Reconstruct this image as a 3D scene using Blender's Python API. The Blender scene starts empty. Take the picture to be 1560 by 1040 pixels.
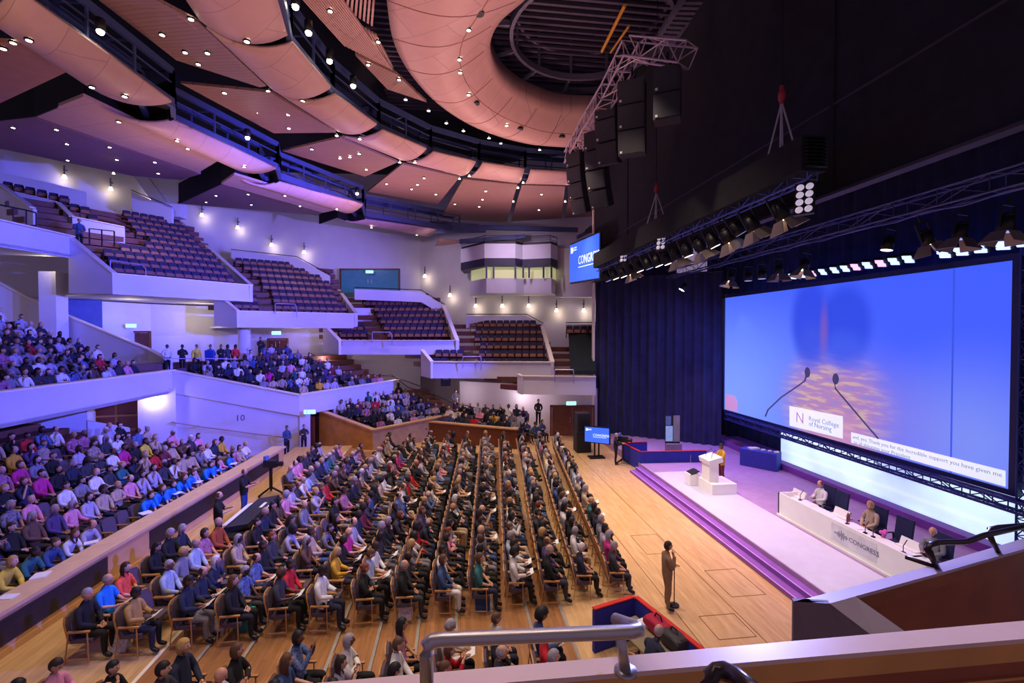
import bpy, bmesh, math, random
import numpy as np
from mathutils import Vector, Matrix
R = random.Random(7)
rad = math.radians
S = bpy.context.scene
COL = S.collection
CAMH = 7.2
PITCH, YAW, FPX = rad(1.0), rad(7.08), 700.0
FWD = Vector((math.sin(YAW)*math.cos(PITCH), math.cos(YAW)*math.cos(PITCH), -math.sin(PITCH)))
RGT = Vector((math.cos(YAW), -math.sin(YAW), 0))
UPV = RGT.cross(FWD)
CAM = Vector((0, 0, CAMH))
def ray(px, py): return FWD + RGT*((px-780)/FPX) + UPV*((520-py)/FPX)
def at(px, py, D): return CAM + ray(px, py)*D                    # a photo direction at a depth
def atz(px, py, z):
    d = ray(px, py); return CAM + d*((z-CAMH)/d.z)
def atX(px, py, X):
    d = ray(px, py); return CAM + d*(X/d.x)
def atY(px, py, Y):
    d = ray(px, py); return CAM + d*(Y/d.y)
def atr(px, py, zr): return atz(px, py, CAMH+zr)
def proj(p):
    v = Vector(p)-CAM; D = v.dot(FWD)
    if D < .1: return (-9999, -9999, D)
    return (780+FPX*v.dot(RGT)/D, 520-FPX*v.dot(UPV)/D, D)
def inpoly(x, y, P):
    c = False; n = len(P); j = n-1
    for i in range(n):
        xi, yi = P[i]; xj, yj = P[j]
        if (yi > y) != (yj > y) and x < (xj-xi)*(y-yi)/(yj-yi)+xi: c = not c
        j = i
    return c
# ------------------------------------------------------------------ materials
def lin(c):
    if isinstance(c, str): c = [int(c[i:i+2], 16)/255 for i in (0, 2, 4)]
    return tuple(x/12.92 if x <= .04045 else ((x+.055)/1.055)**2.4 for x in c)
MATS = {}
def mat(name, col, rough=.6, metal=0, vary=.12, scale=3.0, bump=0, emit=None, estr=0):
    if name in MATS: return MATS[name]
    m = bpy.data.materials.new(name); m.use_nodes = True
    nt = m.node_tree; b = nt.nodes['Principled BSDF']
    c = lin(col)
    b.inputs['Roughness'].default_value = rough; b.inputs['Metallic'].default_value = metal
    tc = nt.nodes.new('ShaderNodeTexCoord'); nz = nt.nodes.new('ShaderNodeTexNoise')
    nz.inputs['Scale'].default_value = scale; nz.inputs['Detail'].default_value = 4
    nt.links.new(tc.outputs['Object'], nz.inputs['Vector'])
    rp = nt.nodes.new('ShaderNodeValToRGB')
    rp.color_ramp.elements[0].position = .3; rp.color_ramp.elements[1].position = .7
    rp.color_ramp.elements[0].color = (*[x*(1-vary) for x in c], 1)
    rp.color_ramp.elements[1].color = (*[min(1, x*(1+vary)) for x in c], 1)
    nt.links.new(nz.outputs['Fac'], rp.inputs['Fac']); nt.links.new(rp.outputs['Color'], b.inputs['Base Color'])
    if bump:
        bp = nt.nodes.new('ShaderNodeBump'); bp.inputs['Strength'].default_value = bump; bp.inputs['Distance'].default_value = .02
        nt.links.new(nz.outputs['Fac'], bp.inputs['Height']); nt.links.new(bp.outputs['Normal'], b.inputs['Normal'])
    if emit is not None:
        b.inputs['Emission Color'].default_value = (*lin(emit), 1); b.inputs['Emission Strength'].default_value = estr
    MATS[name] = m; return m
def plank(name, c1, c2, bw, bh, rot=0, rough=.35, mortar=.004, dark=.55, grain=.25):
    m = bpy.data.materials.new(name); m.use_nodes = True
    nt = m.node_tree; b = nt.nodes['Principled BSDF']; b.inputs['Roughness'].default_value = rough
    tc = nt.nodes.new('ShaderNodeTexCoord'); mp = nt.nodes.new('ShaderNodeMapping'); mp.inputs['Rotation'].default_value = (0, 0, rot)
    br = nt.nodes.new('ShaderNodeTexBrick'); br.inputs['Scale'].default_value = 1
    br.inputs['Brick Width'].default_value = bw; br.inputs['Row Height'].default_value = bh
    br.inputs['Mortar Size'].default_value = mortar; br.offset_frequency = 2
    c = lin(c1); d = lin(c2)
    br.inputs['Color1'].default_value = (*c, 1); br.inputs['Color2'].default_value = (*d, 1)
    br.inputs['Mortar'].default_value = (*[x*dark for x in c], 1)
    nz = nt.nodes.new('ShaderNodeTexNoise'); nz.inputs['Scale'].default_value = 1.3; nz.inputs['Detail'].default_value = 5
    mp2 = nt.nodes.new('ShaderNodeMapping'); mp2.inputs['Scale'].default_value = (1, 9, 1) if abs(rot) < .1 else ((9, 1, 1) if abs(rot) > 1 else (2, 2, 1))
    nt.links.new(tc.outputs['Object'], mp.inputs['Vector']); nt.links.new(mp.outputs['Vector'], br.inputs['Vector'])
    nt.links.new(tc.outputs['Object'], mp2.inputs['Vector']); nt.links.new(mp2.outputs['Vector'], nz.inputs['Vector'])
    mx = nt.nodes.new('ShaderNodeMix'); mx.data_type = 'RGBA'; mx.blend_type = 'MULTIPLY'; mx.inputs[0].default_value = grain*2
    rp = nt.nodes.new('ShaderNodeValToRGB'); rp.color_ramp.elements[0].color = (.55, .5, .45, 1); rp.color_ramp.elements[0].position = .3
    rp.color_ramp.elements[1].position = .65
    nt.links.new(nz.outputs['Fac'], rp.inputs['Fac'])
    nt.links.new(br.outputs['Color'], mx.inputs[6]); nt.links.new(rp.outputs['Color'], mx.inputs[7])
    nt.links.new(mx.outputs[2], b.inputs['Base Color'])
    MATS[name] = m; return m
def emis(name, col, s):
    m = bpy.data.materials.new(name); m.use_nodes = True; nt = m.node_tree
    b = nt.nodes['Principled BSDF']; b.inputs['Base Color'].default_value = (*lin(col), 1)
    b.inputs['Emission Color'].default_value = (*lin(col), 1); b.inputs['Emission Strength'].default_value = s
    MATS[name] = m; return m
WHITE = mat('white_plaster', 'd9d3dc', .75, vary=.04, scale=.8)
CAP = mat('pale_cap', 'f4e6d2', .5, vary=.05)
WOODFL = plank('light_plank_floor', 'e2bb86', 'd8ad76', 1.6, .14, rad(90), rough=.42, dark=.78)
WOODAISLE = plank('red_brown_plank', 'b07c50', 'a07044', 1.2, .12, rad(90), rough=.35)
TREAD = mat('dark_red_tread', '6a3a2e', .6, vary=.15)
NOSE = mat('grey_nosing', '9a9590', .5)
LEDGE = mat('ledge_maple', 'd2a678', .4, vary=.1, scale=2)
OAK = mat('oak_panel', 'c48a48', .4, vary=.18, scale=2)
WALNUT = mat('walnut_panel', '8a4428', .35, vary=.2, scale=2)
DOORW = mat('door_wood', '6e3a26', .4, vary=.15)
GRILLE = mat('dark_grille', '4a3a36', .6)
BLACK = mat('black_drape', '1c1d27', .95, vary=.3, scale=2)
BLACKM = mat('black_metal', '17161a', .5)
STEEL = mat('gantry_steel', '424c7c', .5, vary=.1)
ALU = mat('aluminium_truss', 'a49aa8', .35, .8)
CHROME = mat('brushed_steel', 'b4aaa6', .38, .85, vary=.05)
DARKRAIL = mat('dark_rail', '3a2c30', .3, .6)
PANEL = plank('plywood_reflector', 'd0a49c', 'ca9c94', 2.6, 1.25, .5, rough=.5, mortar=.012, dark=.62, grain=.06)
SLAT = plank('slatted_reflector', 'a47a74', '9e746e', 5, .16, .6, rough=.55, mortar=.014, dark=.6, grain=.06)
VOID = mat('ceiling_void', '101018', .9)
SEATF = mat('purple_seat_fabric', '2e2642', .85, vary=.15, scale=8)
SEATW = mat('seat_plywood', '96604a', .5, vary=.12, scale=4)
CHAIRF = mat('mauve_chair_fabric', '5a4a58', .85, vary=.12, scale=8)
CHAIRW = mat('chair_beech', 'c08a54', .45, vary=.12, scale=4)
BLUECL = mat('royal_blue_cloth', '2a2f9a', .8, vary=.08)
REDTRIM = mat('red_trim', 'd8302a', .6)
WHITEP = mat('white_laminate', 'f1efe8', .4, vary=.02)
LAMP = emis('warm_lamp', 'fff2dc', 14)
LAMPS = emis('warm_lamp_soft', 'ffe9c8', 6)
GREENL = emis('green_exit_light', '7dffc8', 3)
GLASSY = emis('lit_window', 'c4c48c', .55)
PURPST = mat('purple_stair_carpet', '8a4fae', .7, vary=.1)
STAGEC = mat('mauve_stage_carpet', 'a482ac', .8, vary=.08)
STAGEW = mat('white_stage_floor', 'c2bfd0', .5, vary=.04)
# ------------------------------------------------------------------ mesh builder
class MB:
    def __init__(s): s.v = []; s.f = []; s.m = []; s.k = 0
    def add(s, vs, fs, k=None):
        o = len(s.v); s.v += [tuple(x) for x in vs]; s.f += [tuple(i+o for i in f) for f in fs]; s.m += [s.k if k is None else k]*len(fs); return s
    def box(s, c, d, rz=0, M=None, k=None):
        hx, hy, hz = d[0]/2, d[1]/2, d[2]/2
        vs = [Vector((x, y, z)) for x in (-hx, hx) for y in (-hy, hy) for z in (-hz, hz)]
        if M is None: M = Matrix.Rotation(rz, 4, 'Z')
        c = Vector(c)
        return s.add([c+M @ v for v in vs], [(0, 1, 3, 2), (4, 6, 7, 5), (0, 4, 5, 1), (2, 3, 7, 6), (0, 2, 6, 4), (1, 5, 7, 3)], k)
    def beam(s, p, q, w, h, k=None):           # box along p-q
        p, q = Vector(p), Vector(q); d = q-p
        if d.length < 1e-5: return s
        x = d.normalized(); up = Vector((0, 0, 1)) if abs(x.z) < .95 else Vector((0, 1, 0))
        y = up.cross(x).normalized(); z = x.cross(y)
        vs = [a+y*(i*w/2)+z*(j*h/2) for a in (p, q) for i in (-1, 1) for j in (-1, 1)]
        return s.add(vs, [(0, 2, 3, 1), (4, 5, 7, 6), (0, 1, 5, 4), (2, 6, 7, 3), (0, 4, 6, 2), (1, 3, 7, 5)], k)
    def tube(s, p, q, r, n=8, r2=None, k=None):
        p, q = Vector(p), Vector(q); d = q-p
        if d.length < 1e-6: return s
        x = d.normalized(); up = Vector((0, 0, 1)) if abs(x.z) < .95 else Vector((0, 1, 0))
        y = up.cross(x).normalized(); z = x.cross(y); r2 = r if r2 is None else r2
        vs = []
        for a, rr in ((p, r), (q, r2)):
            for i in range(n):
                t = 2*math.pi*i/n; vs.append(a+y*(rr*math.cos(t))+z*(rr*math.sin(t)))
        fs = [(i, (i+1) % n, n+(i+1) % n, n+i) for i in range(n)]+[tuple(range(n-1, -1, -1)), tuple(range(n, 2*n))]
        return s.add(vs, fs, k)
    def path(s, pts, r, n=10, k=None):          # smooth swept pipe with mitred rings
        P = [Vector(p) for p in pts]; rings = []
        for i, p in enumerate(P):
            a = (P[i]-P[i-1]).normalized() if i else (P[1]-P[0]).normalized()
            b = (P[i+1]-P[i]).normalized() if i < len(P)-1 else a
            x = (a+b).normalized(); up = Vector((0, 0, 1)) if abs(x.z) < .9 else Vector((.3, 1, 0)).normalized()
            y = up.cross(x).normalized(); z = x.cross(y); sc = 1/max(.5, x.dot(a))
            rings.append([p+(y*math.cos(2*math.pi*j/n)+z*math.sin(2*math.pi*j/n))*r*min(sc, 1.3) for j in range(n)])
        vs = [v for g in rings for v in g]; fs = []
        for i in range(len(P)-1):
            for j in range(n): fs.append((i*n+j, i*n+(j+1) % n, (i+1)*n+(j+1) % n, (i+1)*n+j))
        fs += [tuple(range(n-1, -1, -1)), tuple(range((len(P)-1)*n, len(P)*n))]
        return s.add(vs, fs, k)
    def prism(s, pts, h, k=None):               # polygon (3D points) extruded by vector or height
        h = Vector((0, 0, h)) if not isinstance(h, Vector) else h
        P = [Vector(p) for p in pts]; n = len(P)
        vs = P+[p+h for p in P]
        fs = [tuple(range(n-1, -1, -1)), tuple(range(n, 2*n))]+[(i, (i+1) % n, n+(i+1) % n, n+i) for i in range(n)]
        return s.add(vs, fs, k)
    def quad(s, a, b, c, d, k=None): return s.add([a, b, c, d], [(0, 1, 2, 3)], k)
    def patch(s, A, B, C, D, bulge, nu=6, nv=8, th=.08, k=None):  # A-B inner, D-C outer; bulges down across v
        A, B, C, D = map(Vector, (A, B, C, D)); vs = []
        for t in (0, th):
            for i in range(nu+1):
                for j in range(nv+1):
                    u, v = i/nu, j/nv
                    p = (A*(1-u)+B*u)*(1-v)+(D*(1-u)+C*u)*v
                    vs.append(p+Vector((0, 0, -bulge*4*v*(1-v)+t)))
        q = (nu+1)*(nv+1); fs = []
        ix = lambda i, j: i*(nv+1)+j
        for i in range(nu):
            for j in range(nv):
                a, b, c, d = ix(i, j), ix(i+1, j), ix(i+1, j+1), ix(i, j+1)
                fs += [(a, b, c, d), (q+d, q+c, q+b, q+a)]
        bd = [ix(i, 0) for i in range(nu)]+[ix(nu, j) for j in range(nv)]+[ix(i, nv) for i in range(nu, 0, -1)]+[ix(0, j) for j in range(nv, 0, -1)]
        for a, b in zip(bd, bd[1:]+bd[:1]): fs.append((b, a, q+a, q+b))
        return s.add(vs, fs, k)
    def sphere(s, c, r, nu=12, nv=8, k=None):
        c = Vector(c); r = Vector((r, r, r)) if not hasattr(r, '__len__') else Vector(r)
        vs = [c+Vector((0, 0, r.z))]
        for j in range(1, nv):
            t = math.pi*j/nv
            for i in range(nu):
                a = 2*math.pi*i/nu; vs.append(c+Vector((r.x*math.sin(t)*math.cos(a), r.y*math.sin(t)*math.sin(a), r.z*math.cos(t))))
        vs.append(c-Vector((0, 0, r.z))); fs = []
        for i in range(nu): fs.append((0, 1+i, 1+(i+1) % nu))
        for j in range(nv-2):
            for i in range(nu): fs.append((1+j*nu+i, 1+(j+1)*nu+i, 1+(j+1)*nu+(i+1) % nu, 1+j*nu+(i+1) % nu))
        L = len(vs)-1
        for i in range(nu): fs.append((L, 1+(nv-2)*nu+(i+1) % nu, 1+(nv-2)*nu+i))
        return s.add(vs, fs, k)
    def mesh(s, name, mats, smooth=False, org=None):
        me = bpy.data.meshes.new(name)
        o = Vector(org) if org is not None else Vector((0, 0, 0))
        me.from_pydata([(v[0]-o.x, v[1]-o.y, v[2]-o.z) for v in s.v], [], s.f)
        for m in (mats if isinstance(mats, (list, tuple)) else [mats]): me.materials.append(m)
        if any(s.m): me.polygons.foreach_set('material_index', s.m)
        if smooth: me.polygons.foreach_set('use_smooth', [True]*len(s.f))
        bm = bmesh.new(); bm.from_mesh(me); bmesh.ops.recalc_face_normals(bm, faces=bm.faces); bm.to_mesh(me); bm.free()
        return me
    def build(s, name, mats, parent=None, org=None, smooth=False):
        if parent is not None and org is None: org = parent.location
        o = bpy.data.objects.new(name, s.mesh(name, mats, smooth, org)); COL.objects.link(o)
        if parent is not None: o.parent = parent
        elif org is not None: o.location = org
        return o
def thing(name, label, cat, loc=(0, 0, 0), rz=0, group=None):
    o = bpy.data.objects.new(name, None); COL.objects.link(o); o.location = loc; o.rotation_euler = (0, 0, rz)
    o.empty_display_size = .2
    return tag(o, label, cat, group)
def tag(o, label, cat, group=None, kind=None):
    if label: o['label'] = label
    if cat: o['category'] = cat
    if group: o['group'] = group
    if kind: o['kind'] = kind
    return o
def struct(name, mb, m, smooth=False):
    o = mb.build(name, m, smooth=smooth); o['kind'] = 'structure'; return o
def dup(o, parent=None):
    c = o.copy(); COL.objects.link(c)
    if parent is not None: c.parent = parent
    for ch in KIDS(o): dup(ch, c)
    return c
def KIDS(o): return list(o.children)
ORD = ['first', 'second', 'third', 'fourth', 'fifth', 'sixth', 'seventh', 'eighth', 'ninth', 'tenth', 'eleventh', 'twelfth', 'thirteenth', 'fourteenth', 'fifteenth', 'sixteenth', 'seventeenth', 'eighteenth', 'nineteenth', 'twentieth']
def nth(i):
    if i < 20: return ORD[i]
    if i == 29: return 'thirtieth'
    return ('twenty-' if i < 29 else 'thirty-')+ORD[i % 10 if i < 29 else (i-30)]
def textmesh(txt, size, ext=.004, align='LEFT'):
    c = bpy.data.curves.new('text', 'FONT'); c.body = txt; c.size = size; c.extrude = ext; c.align_x = align
    c.resolution_u = 2
    o = bpy.data.objects.new('text', c); COL.objects.link(o)
    dg = bpy.context.evaluated_depsgraph_get(); me = bpy.data.meshes.new_from_object(o.evaluated_get(dg))
    bpy.data.objects.remove(o); return me
def put_text(name, txt, size, M, m, parent, align='LEFT', ext=.004):   # M: world matrix, text in its xy plane
    me = textmesh(txt, size, ext, align); me.transform(Matrix.Translation(-Vector(parent.location)) @ M)
    me.materials.clear(); me.materials.append(m)
    o = bpy.data.objects.new(name, me); COL.objects.link(o); o.parent = parent; return o
def frame(o, x, y):                             # matrix with origin o, x axis, y axis
    x = Vector(x).normalized(); z = x.cross(Vector(y)).normalized(); y = z.cross(x); o = Vector(o)
    return Matrix(((x.x, y.x, z.x, o.x), (x.y, y.y, z.y, o.y), (x.z, y.z, z.z, o.z), (0, 0, 0, 1)))
# ------------------------------------------------------------------ camera
cd = bpy.data.cameras.new('camera'); cam = bpy.data.objects.new('camera', cd); COL.objects.link(cam)
cam.location = CAM; cam.rotation_euler = (rad(90)-PITCH, 0, -YAW)
cd.sensor_width = 36; cd.lens = 36*FPX/1560; cd.clip_start = .05; cd.clip_end = 300
S.camera = cam
S.view_settings.view_transform = 'Standard'; S.view_settings.look = 'None'; S.view_settings.gamma = 1
S.view_settings.exposure = 0
# ================================================================== SETTING
def up(p, z): return Vector((p[0], p[1], z))
def wall(name, pts, z0, z1, m, th=.2):          # vertical wall along plan points; z0/z1 numbers or lists
    mb = MB(); n = len(pts)
    Z0 = z0 if isinstance(z0, list) else [z0]*n; Z1 = z1 if isinstance(z1, list) else [z1]*n
    for i in range(n-1):
        a, b = Vector((*pts[i][:2], 0)), Vector((*pts[i+1][:2], 0)); d = (b-a).normalized(); nn = Vector((-d.y, d.x, 0))*th
        q = []
        for o in (Vector((0, 0, 0)), nn): q += [up(a+o, Z0[i]), up(b+o, Z0[i+1]), up(b+o, Z1[i+1]), up(a+o, Z1[i])]
        mb.add(q, [(0, 1, 2, 3), (7, 6, 5, 4), (0, 4, 5, 1), (1, 5, 6, 2), (2, 6, 7, 3), (3, 7, 4, 0)])
    return struct(name, mb, m)
def zf(X):                                      # stalls floor height
    if X > 2.75: return 0.0
    return .035*min(11, int((2.75-X)/.9)+1)
# stalls floor
mb = MB(); mb.box((3, 17, -.1), (60, 60, .2)); struct('floor', mb, WOODFL)
for i in range(10):
    x1 = 2.75-.9*i; mb = MB()
    mb.box((x1-.45, 16, .0175*(i+1)), (.9, 23, .035*(i+1))); struct('floor_tread', mb, WOODAISLE)
    mb = MB(); mb.box((x1-.03, 16, .035*(i+1)+.004), (.07, 22.9, .012)); struct('trim_nosing', mb, NOSE)
mb = MB(); mb.box((-7.9, 16, .175), (3.3, 26, .355)); struct('floor_aisle', mb, WOODFL)
mb = MB(); mb.box((-6.27, 16, .36), (.08, 22.9, .014)); struct('trim_nosing', mb, CAP)
# seams and trap hatches in the flat floor
SEAM = mat('floor_seam', '8a6236', .6)
mb = MB()
for X in (5.65, 7.2): mb.box((X, 17.5, .002), (.025, 23, .004))
p, q = atz(1075, 964, 0), atz(1123, 979, 0)
def hatch(x0, y0, x1, y1):
    for a, b in (((x0, y0), (x1, y0)), ((x1, y0), (x1, y1)), ((x1, y1), (x0, y1)), ((x0, y1), (x0, y0))):
        mb.beam((*a, .003), (*b, .003), .02, .006)
hatch(6.15, 10.0, 7.1, 10.9); hatch(6.2, 14.2, 7.15, 15.6); hatch(7.5, 11.6, 8.5, 13)
struct('trim_floor', mb, SEAM)
# stage
mb = MB(); mb.k = 0
mb.box((9.15, 15, .065), (.3, 15.6, .13)); mb.box((9.45, 15, .135), (.3, 15.6, .27))
struct('floor_stage_steps', mb, PURPST)
mb = MB(); mb.box((14.1, 17.5, .2), (9, 27, .4)); struct('floor_stage', mb, STAGEC)
mb = MB(); mb.box((10.72, 14.2, .41), (2.2, 14.2, .02)); struct('floor_stage_runway', mb, STAGEW)
mb = MB(); mb.box((17, 17.5, .5), (1.6, 19, .4)); struct('floor_stage_riser', mb, PURPST)
mb = MB()
for X, z in ((9.0, .13), (9.3, .27), (9.6, .4)): mb.box((X+.02, 15, z+.003), (.04, 15.6, .008))
struct('trim_step_edge', mb, mat('lilac_step_edge', 'c7a0e0', .4))
# stage surround: black header, side drape, back drape
def drape(name, a, b, z0, z1, m, amp=.12, wav=.5, sub=8, label=None):
    a, b = Vector((a[0], a[1], 0)), Vector((b[0], b[1], 0)); L = (b-a).length; d = (b-a)/L; nn = Vector((-d.y, d.x, 0))
    n = int(L/wav*sub); mb = MB(); vs = []
    for i in range(n+1):
        s = L*i/n; w = amp*math.sin(2*math.pi*s/wav)+amp*.4*math.sin(2*math.pi*s/(wav*2.7)+1)
        for z in (z0, z1): vs.append(a+d*s+nn*w+Vector((0, 0, z)))
    mb.add(vs, [(2*i, 2*i+2, 2*i+3, 2*i+1) for i in range(n)])
    return mb.build(name, m, smooth=True)
DRAPE = mat('navy_stage_drape', '2b2c52', .9, vary=.25, scale=1.5)
sd = drape('stage_drape', (9.6, 30.7), (15.9, 25.8), 0.02, 10.9, DRAPE, .1, .55)
tag(sd, 'tall dark navy side drape hanging between the side screen and the big screen', 'curtain'); mb = MB(); mb.tube((9.6, 30.7, 10.93), (15.9, 25.8, 10.93), .05); mb.build('track', BLACKM, sd)
sd = drape('stage_drape', (17.9, 31), (17.9, 3), .4, 14.5, DRAPE, .08, .7)
tag(sd, 'dark back drape hanging behind and above the big screen', 'curtain'); mb = MB(); mb.tube((17.9, 31, 14.45), (17.9, 3, 14.45), .05); mb.build('track', BLACKM, sd)
mb = MB()
mb.box((9.6, 15.5, 19.4), (.25, 31, 17.4))
for y in (24.5, 10.6, 5.2): mb.box((9.46, y, 19.4), (.05, .12, 17.2))
hd = mb.build('black_header', BLACK); tag(hd, 'huge black masking border hanging above the stage opening', 'curtain')
BAT = mat('header_batten', '3a3440', .7)
mb = MB(); mb.beam((9.55, 0, 10.72), (9.55, 31, 10.72), .3, .07); mb.build('batten', BAT, hd)
mb = MB(); mb.box((9.46, 15.5, 12.95), (.04, 31, .05)); mb.build('seam', BAT, hd)
mb = MB(); mb.box((14, 17, 14.7), (9, 32, .2)); struct('ceiling_stage', mb, VOID)
mb = MB(); mb.box((9.47, 30.75, 9), (.12, .3, 18)); struct('trim_proscenium', mb, CAP)
# far wall of the hall
FW = [at(-90, 500, 33), at(275, 500, 43), at(640, 500, 44.5), at(905, 500, 38.5), at(960, 500, 36)]
wall('wall_far', FW, 0, 22.4, WHITE)
wall('wall_rear', [at(-500, 500, 24), at(-90, 500, 33)], 0, 22.4, WHITE)
wall('wall_dim_infill', [at(955, 415, 34), at(1030, 415, 32)], 9, 12.5, mat('dim_mauve_wall', '4e4878', .8))  # added panel hiding the bright far wall, dimness put into its colour
# wall under the upper balconies
LW = [at(-60, 500, 29), at(155, 500, 31.5), at(230, 500, 34.5), at(330, 500, 37.5), at(470, 500, 38.5), at(640, 500, 41)]
wall('wall_gallery', LW, 2, 9.4, WHITE)
# wall to the left of the stage
wall('wall_stage_side', [at(700, 500, 36.5), at(838, 500, 33.2), at(910, 500, 31.6)], 0, 3.4, WHITE)
# ---- upper balconies
def terrace(FL, FR, ph=1.2, n=8, d=.8, rise=.5, lwall=None, rwall=None, soff=9, side='plan'):
    zt = FL.z; F0, F1 = up(FL, 0), up(FR, 0); t = (F1-F0).normalized(); b = Vector((-t.y, t.x, 0))
    if b.y < 0: b = -b
    mb = MB()
    mb.prism([up(F0, zt-ph), up(F1, zt-ph), up(F1+b*.12, zt-.06), up(F0+b*.12, zt-.06)], b*.16)
    struct('wall_balcony_front', mb, WHITE)
    mb = MB(); mb.beam(up(F0+b*.18, zt-.03), up(F1+b*.18, zt-.03), .42, .07); struct('trim_balcony_cap', mb, CAP)
    L = (F1-F0).length; mb = MB(); sl = 0; sr = 0
    if rwall: w_ = up(rwall, 0)-F1; sr = w_.dot(t)/w_.dot(b)
    if lwall: w_ = up(lwall, 0)-F0; sl = w_.dot(t)/w_.dot(b)
    for i in range(n+(1 if rwall else 2)):
        z = zt-.7+rise*i; q = .3+d*i
        a = F0+b*q+t*max(sl*q+.15, -3); c = F1+b*q+t*(sr*q); a2 = F0+b*(q+d)+t*max(sl*(q+d)+.15, -3)
        mb.prism([up(a, z-.35), up(c, z-.35), up(c+b*d+t*(sr*d), z-.35), up(a2, z-.35)], .35)
    struct('floor_balcony', mb, TREAD)
    mb = MB(); mb.prism([up(F0+b*.1, zt-ph), up(F1+b*.1, zt-ph), up(F1+b*soff, zt-ph), up(F0+b*soff-t*2, zt-ph)], .12)
    struct('ceiling_soffit', mb, WHITE)
    def side(P, Q, dz):                         # P front, Q back (plan), rise dz
        w = (Q-P).normalized(); nn = Vector((-w.y, w.x, 0))*.22
        m2 = MB(); m2.prism([up(P, zt-ph), up(Q, zt-ph+.1), up(Q, zt+dz-.05), up(P, zt-.05)], nn); struct('wall_balcony_side', m2, WHITE)
        m2 = MB(); m2.beam(up(P+nn*.5, zt-.02), up(Q+nn*.5, zt+dz-.02), .3, .07); struct('trim_balcony_cap', m2, CAP)
    if rwall: side(F1, up(rwall, 0), rwall.z-zt)
    if lwall: side(F0, up(lwall, 0), lwall.z-zt)
    return dict(FL=F0, t=t, b=b, L=L, z=zt, n=n, d=d, rise=rise)
def onplane(px, py, P, t):                      # where a photo direction meets the vertical plane through P along t
    r = ray(px, py); nrm = Vector((-t.y, t.x, 0)); k = (up(P, 0)-up(CAM, 0)).dot(nrm)/up(r, 0).dot(nrm); return CAM+r*k
def mk(FLp, DL, FRp, DR, zr, **k):
    FL = up(at(*FLp, DL), CAMH+zr); FR = up(at(*FRp, DR), CAMH+zr); return FL, FR
FLa, FRa = mk((177, 412), 27, (385, 438), 33.6, 3.55)
FLb, FRb = mk((365, 471), 32.5, (545, 484), 37.3, 1.62)
FLc, FRc = mk((520, 518), 34.8, (699, 519), 34.4, -.5)
FLd, FRd = mk((660, 551), 32.6, (844, 552), 32.2, -1.98)
FLe, FRe = mk((797, 573), 30.9, (908, 573), 30.4, -2.84)
def backdir(a, b):
    t = (up(b, 0)-up(a, 0)).normalized(); n = Vector((-t.y, t.x, 0)); return n if n.y > 0 else -n
TA = terrace(FLa, FRa, 1.25, 11, .8, .55, rwall=onplane(268, 330, FRa, backdir(FLa, FRa)), lwall=at(110, 360, 27.6))
TB = terrace(FLb, FRb, 1.2, 9, .8, .57, rwall=onplane(502, 419, FRb, backdir(FLb, FRb)), lwall=at(330, 445, 33.2))
TC = terrace(FLc, FRc, 1.1, 8, .8, .55, rwall=at(678, 465, 39.2), lwall=at(496, 494, 36.4))
TD = terrace(FLd, FRd, 1.2, 6, .85, .57, rwall=at(828, 496, 36.8), lwall=at(645, 532, 33.5))
TE = terrace(FLe, FRe, 1.25, 4, .85, .5, lwall=at(791, 569, 31.1))
# low white walls behind the back rows
def backwall(px, D, h):
    P = [at(x, y, D+i*.0) for i, (x, y) in enumerate(px)]
    wall('wall_balcony_back', P, [p.z-h for p in P], [p.z for p in P], WHITE, .18)
    m2 = MB(); m2.path([p+Vector((0, 0, .14)) for p in P], .035, 6); struct('trim_back_rail', m2, DARKRAIL)
backwall([(200, 292), (262, 318)], 36.5, 1.4)
backwall([(352, 382), (452, 393), (502, 420)], 41, 1.0)
backwall([(540, 440), (642, 444), (678, 466)], 39.2, .9)
backwall([(710, 481), (802, 481), (828, 495)], 37.6, 1.0)
backwall([(862, 494), (908, 494)], 35, 1.2)
# far-left balcony continuing round the rear of the hall
A1a, A1b = at(-60, 322, 20.4), at(110, 360, 27.6)
wall('wall_balcony_front', [A1a, A1b], [A1a.z-1.3, A1b.z-1.3], [A1a.z-.05, A1b.z-.05], WHITE)
mb = MB(); mb.beam(A1a, A1b, .35, .07); struct('trim_balcony_cap', mb, CAP)
n1 = backdir(A1a, A1b); n1 = n1 if n1.x < 0 else -n1
mb = MB(); mb.prism([A1a-Vector((0, 0, 1.25)), A1b-Vector((0, 0, 1.25)), A1b+n1*7-Vector((0, 0, 1.25)), A1a+n1*7-Vector((0, 0, 1.25))], .15); struct('ceiling_soffit', mb, WHITE)
mb = MB()
for i in range(6):
    a = A1a+n1*(.4+.8*i)+Vector((0, 0, -1+.5*i)); c = A1b+n1*(.4+.8*i)+Vector((0, 0, -1+.5*i))
    mb.prism([a, c, c+n1*.8, a+n1*.8], .1)
struct('floor_balcony', mb, TREAD)
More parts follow.
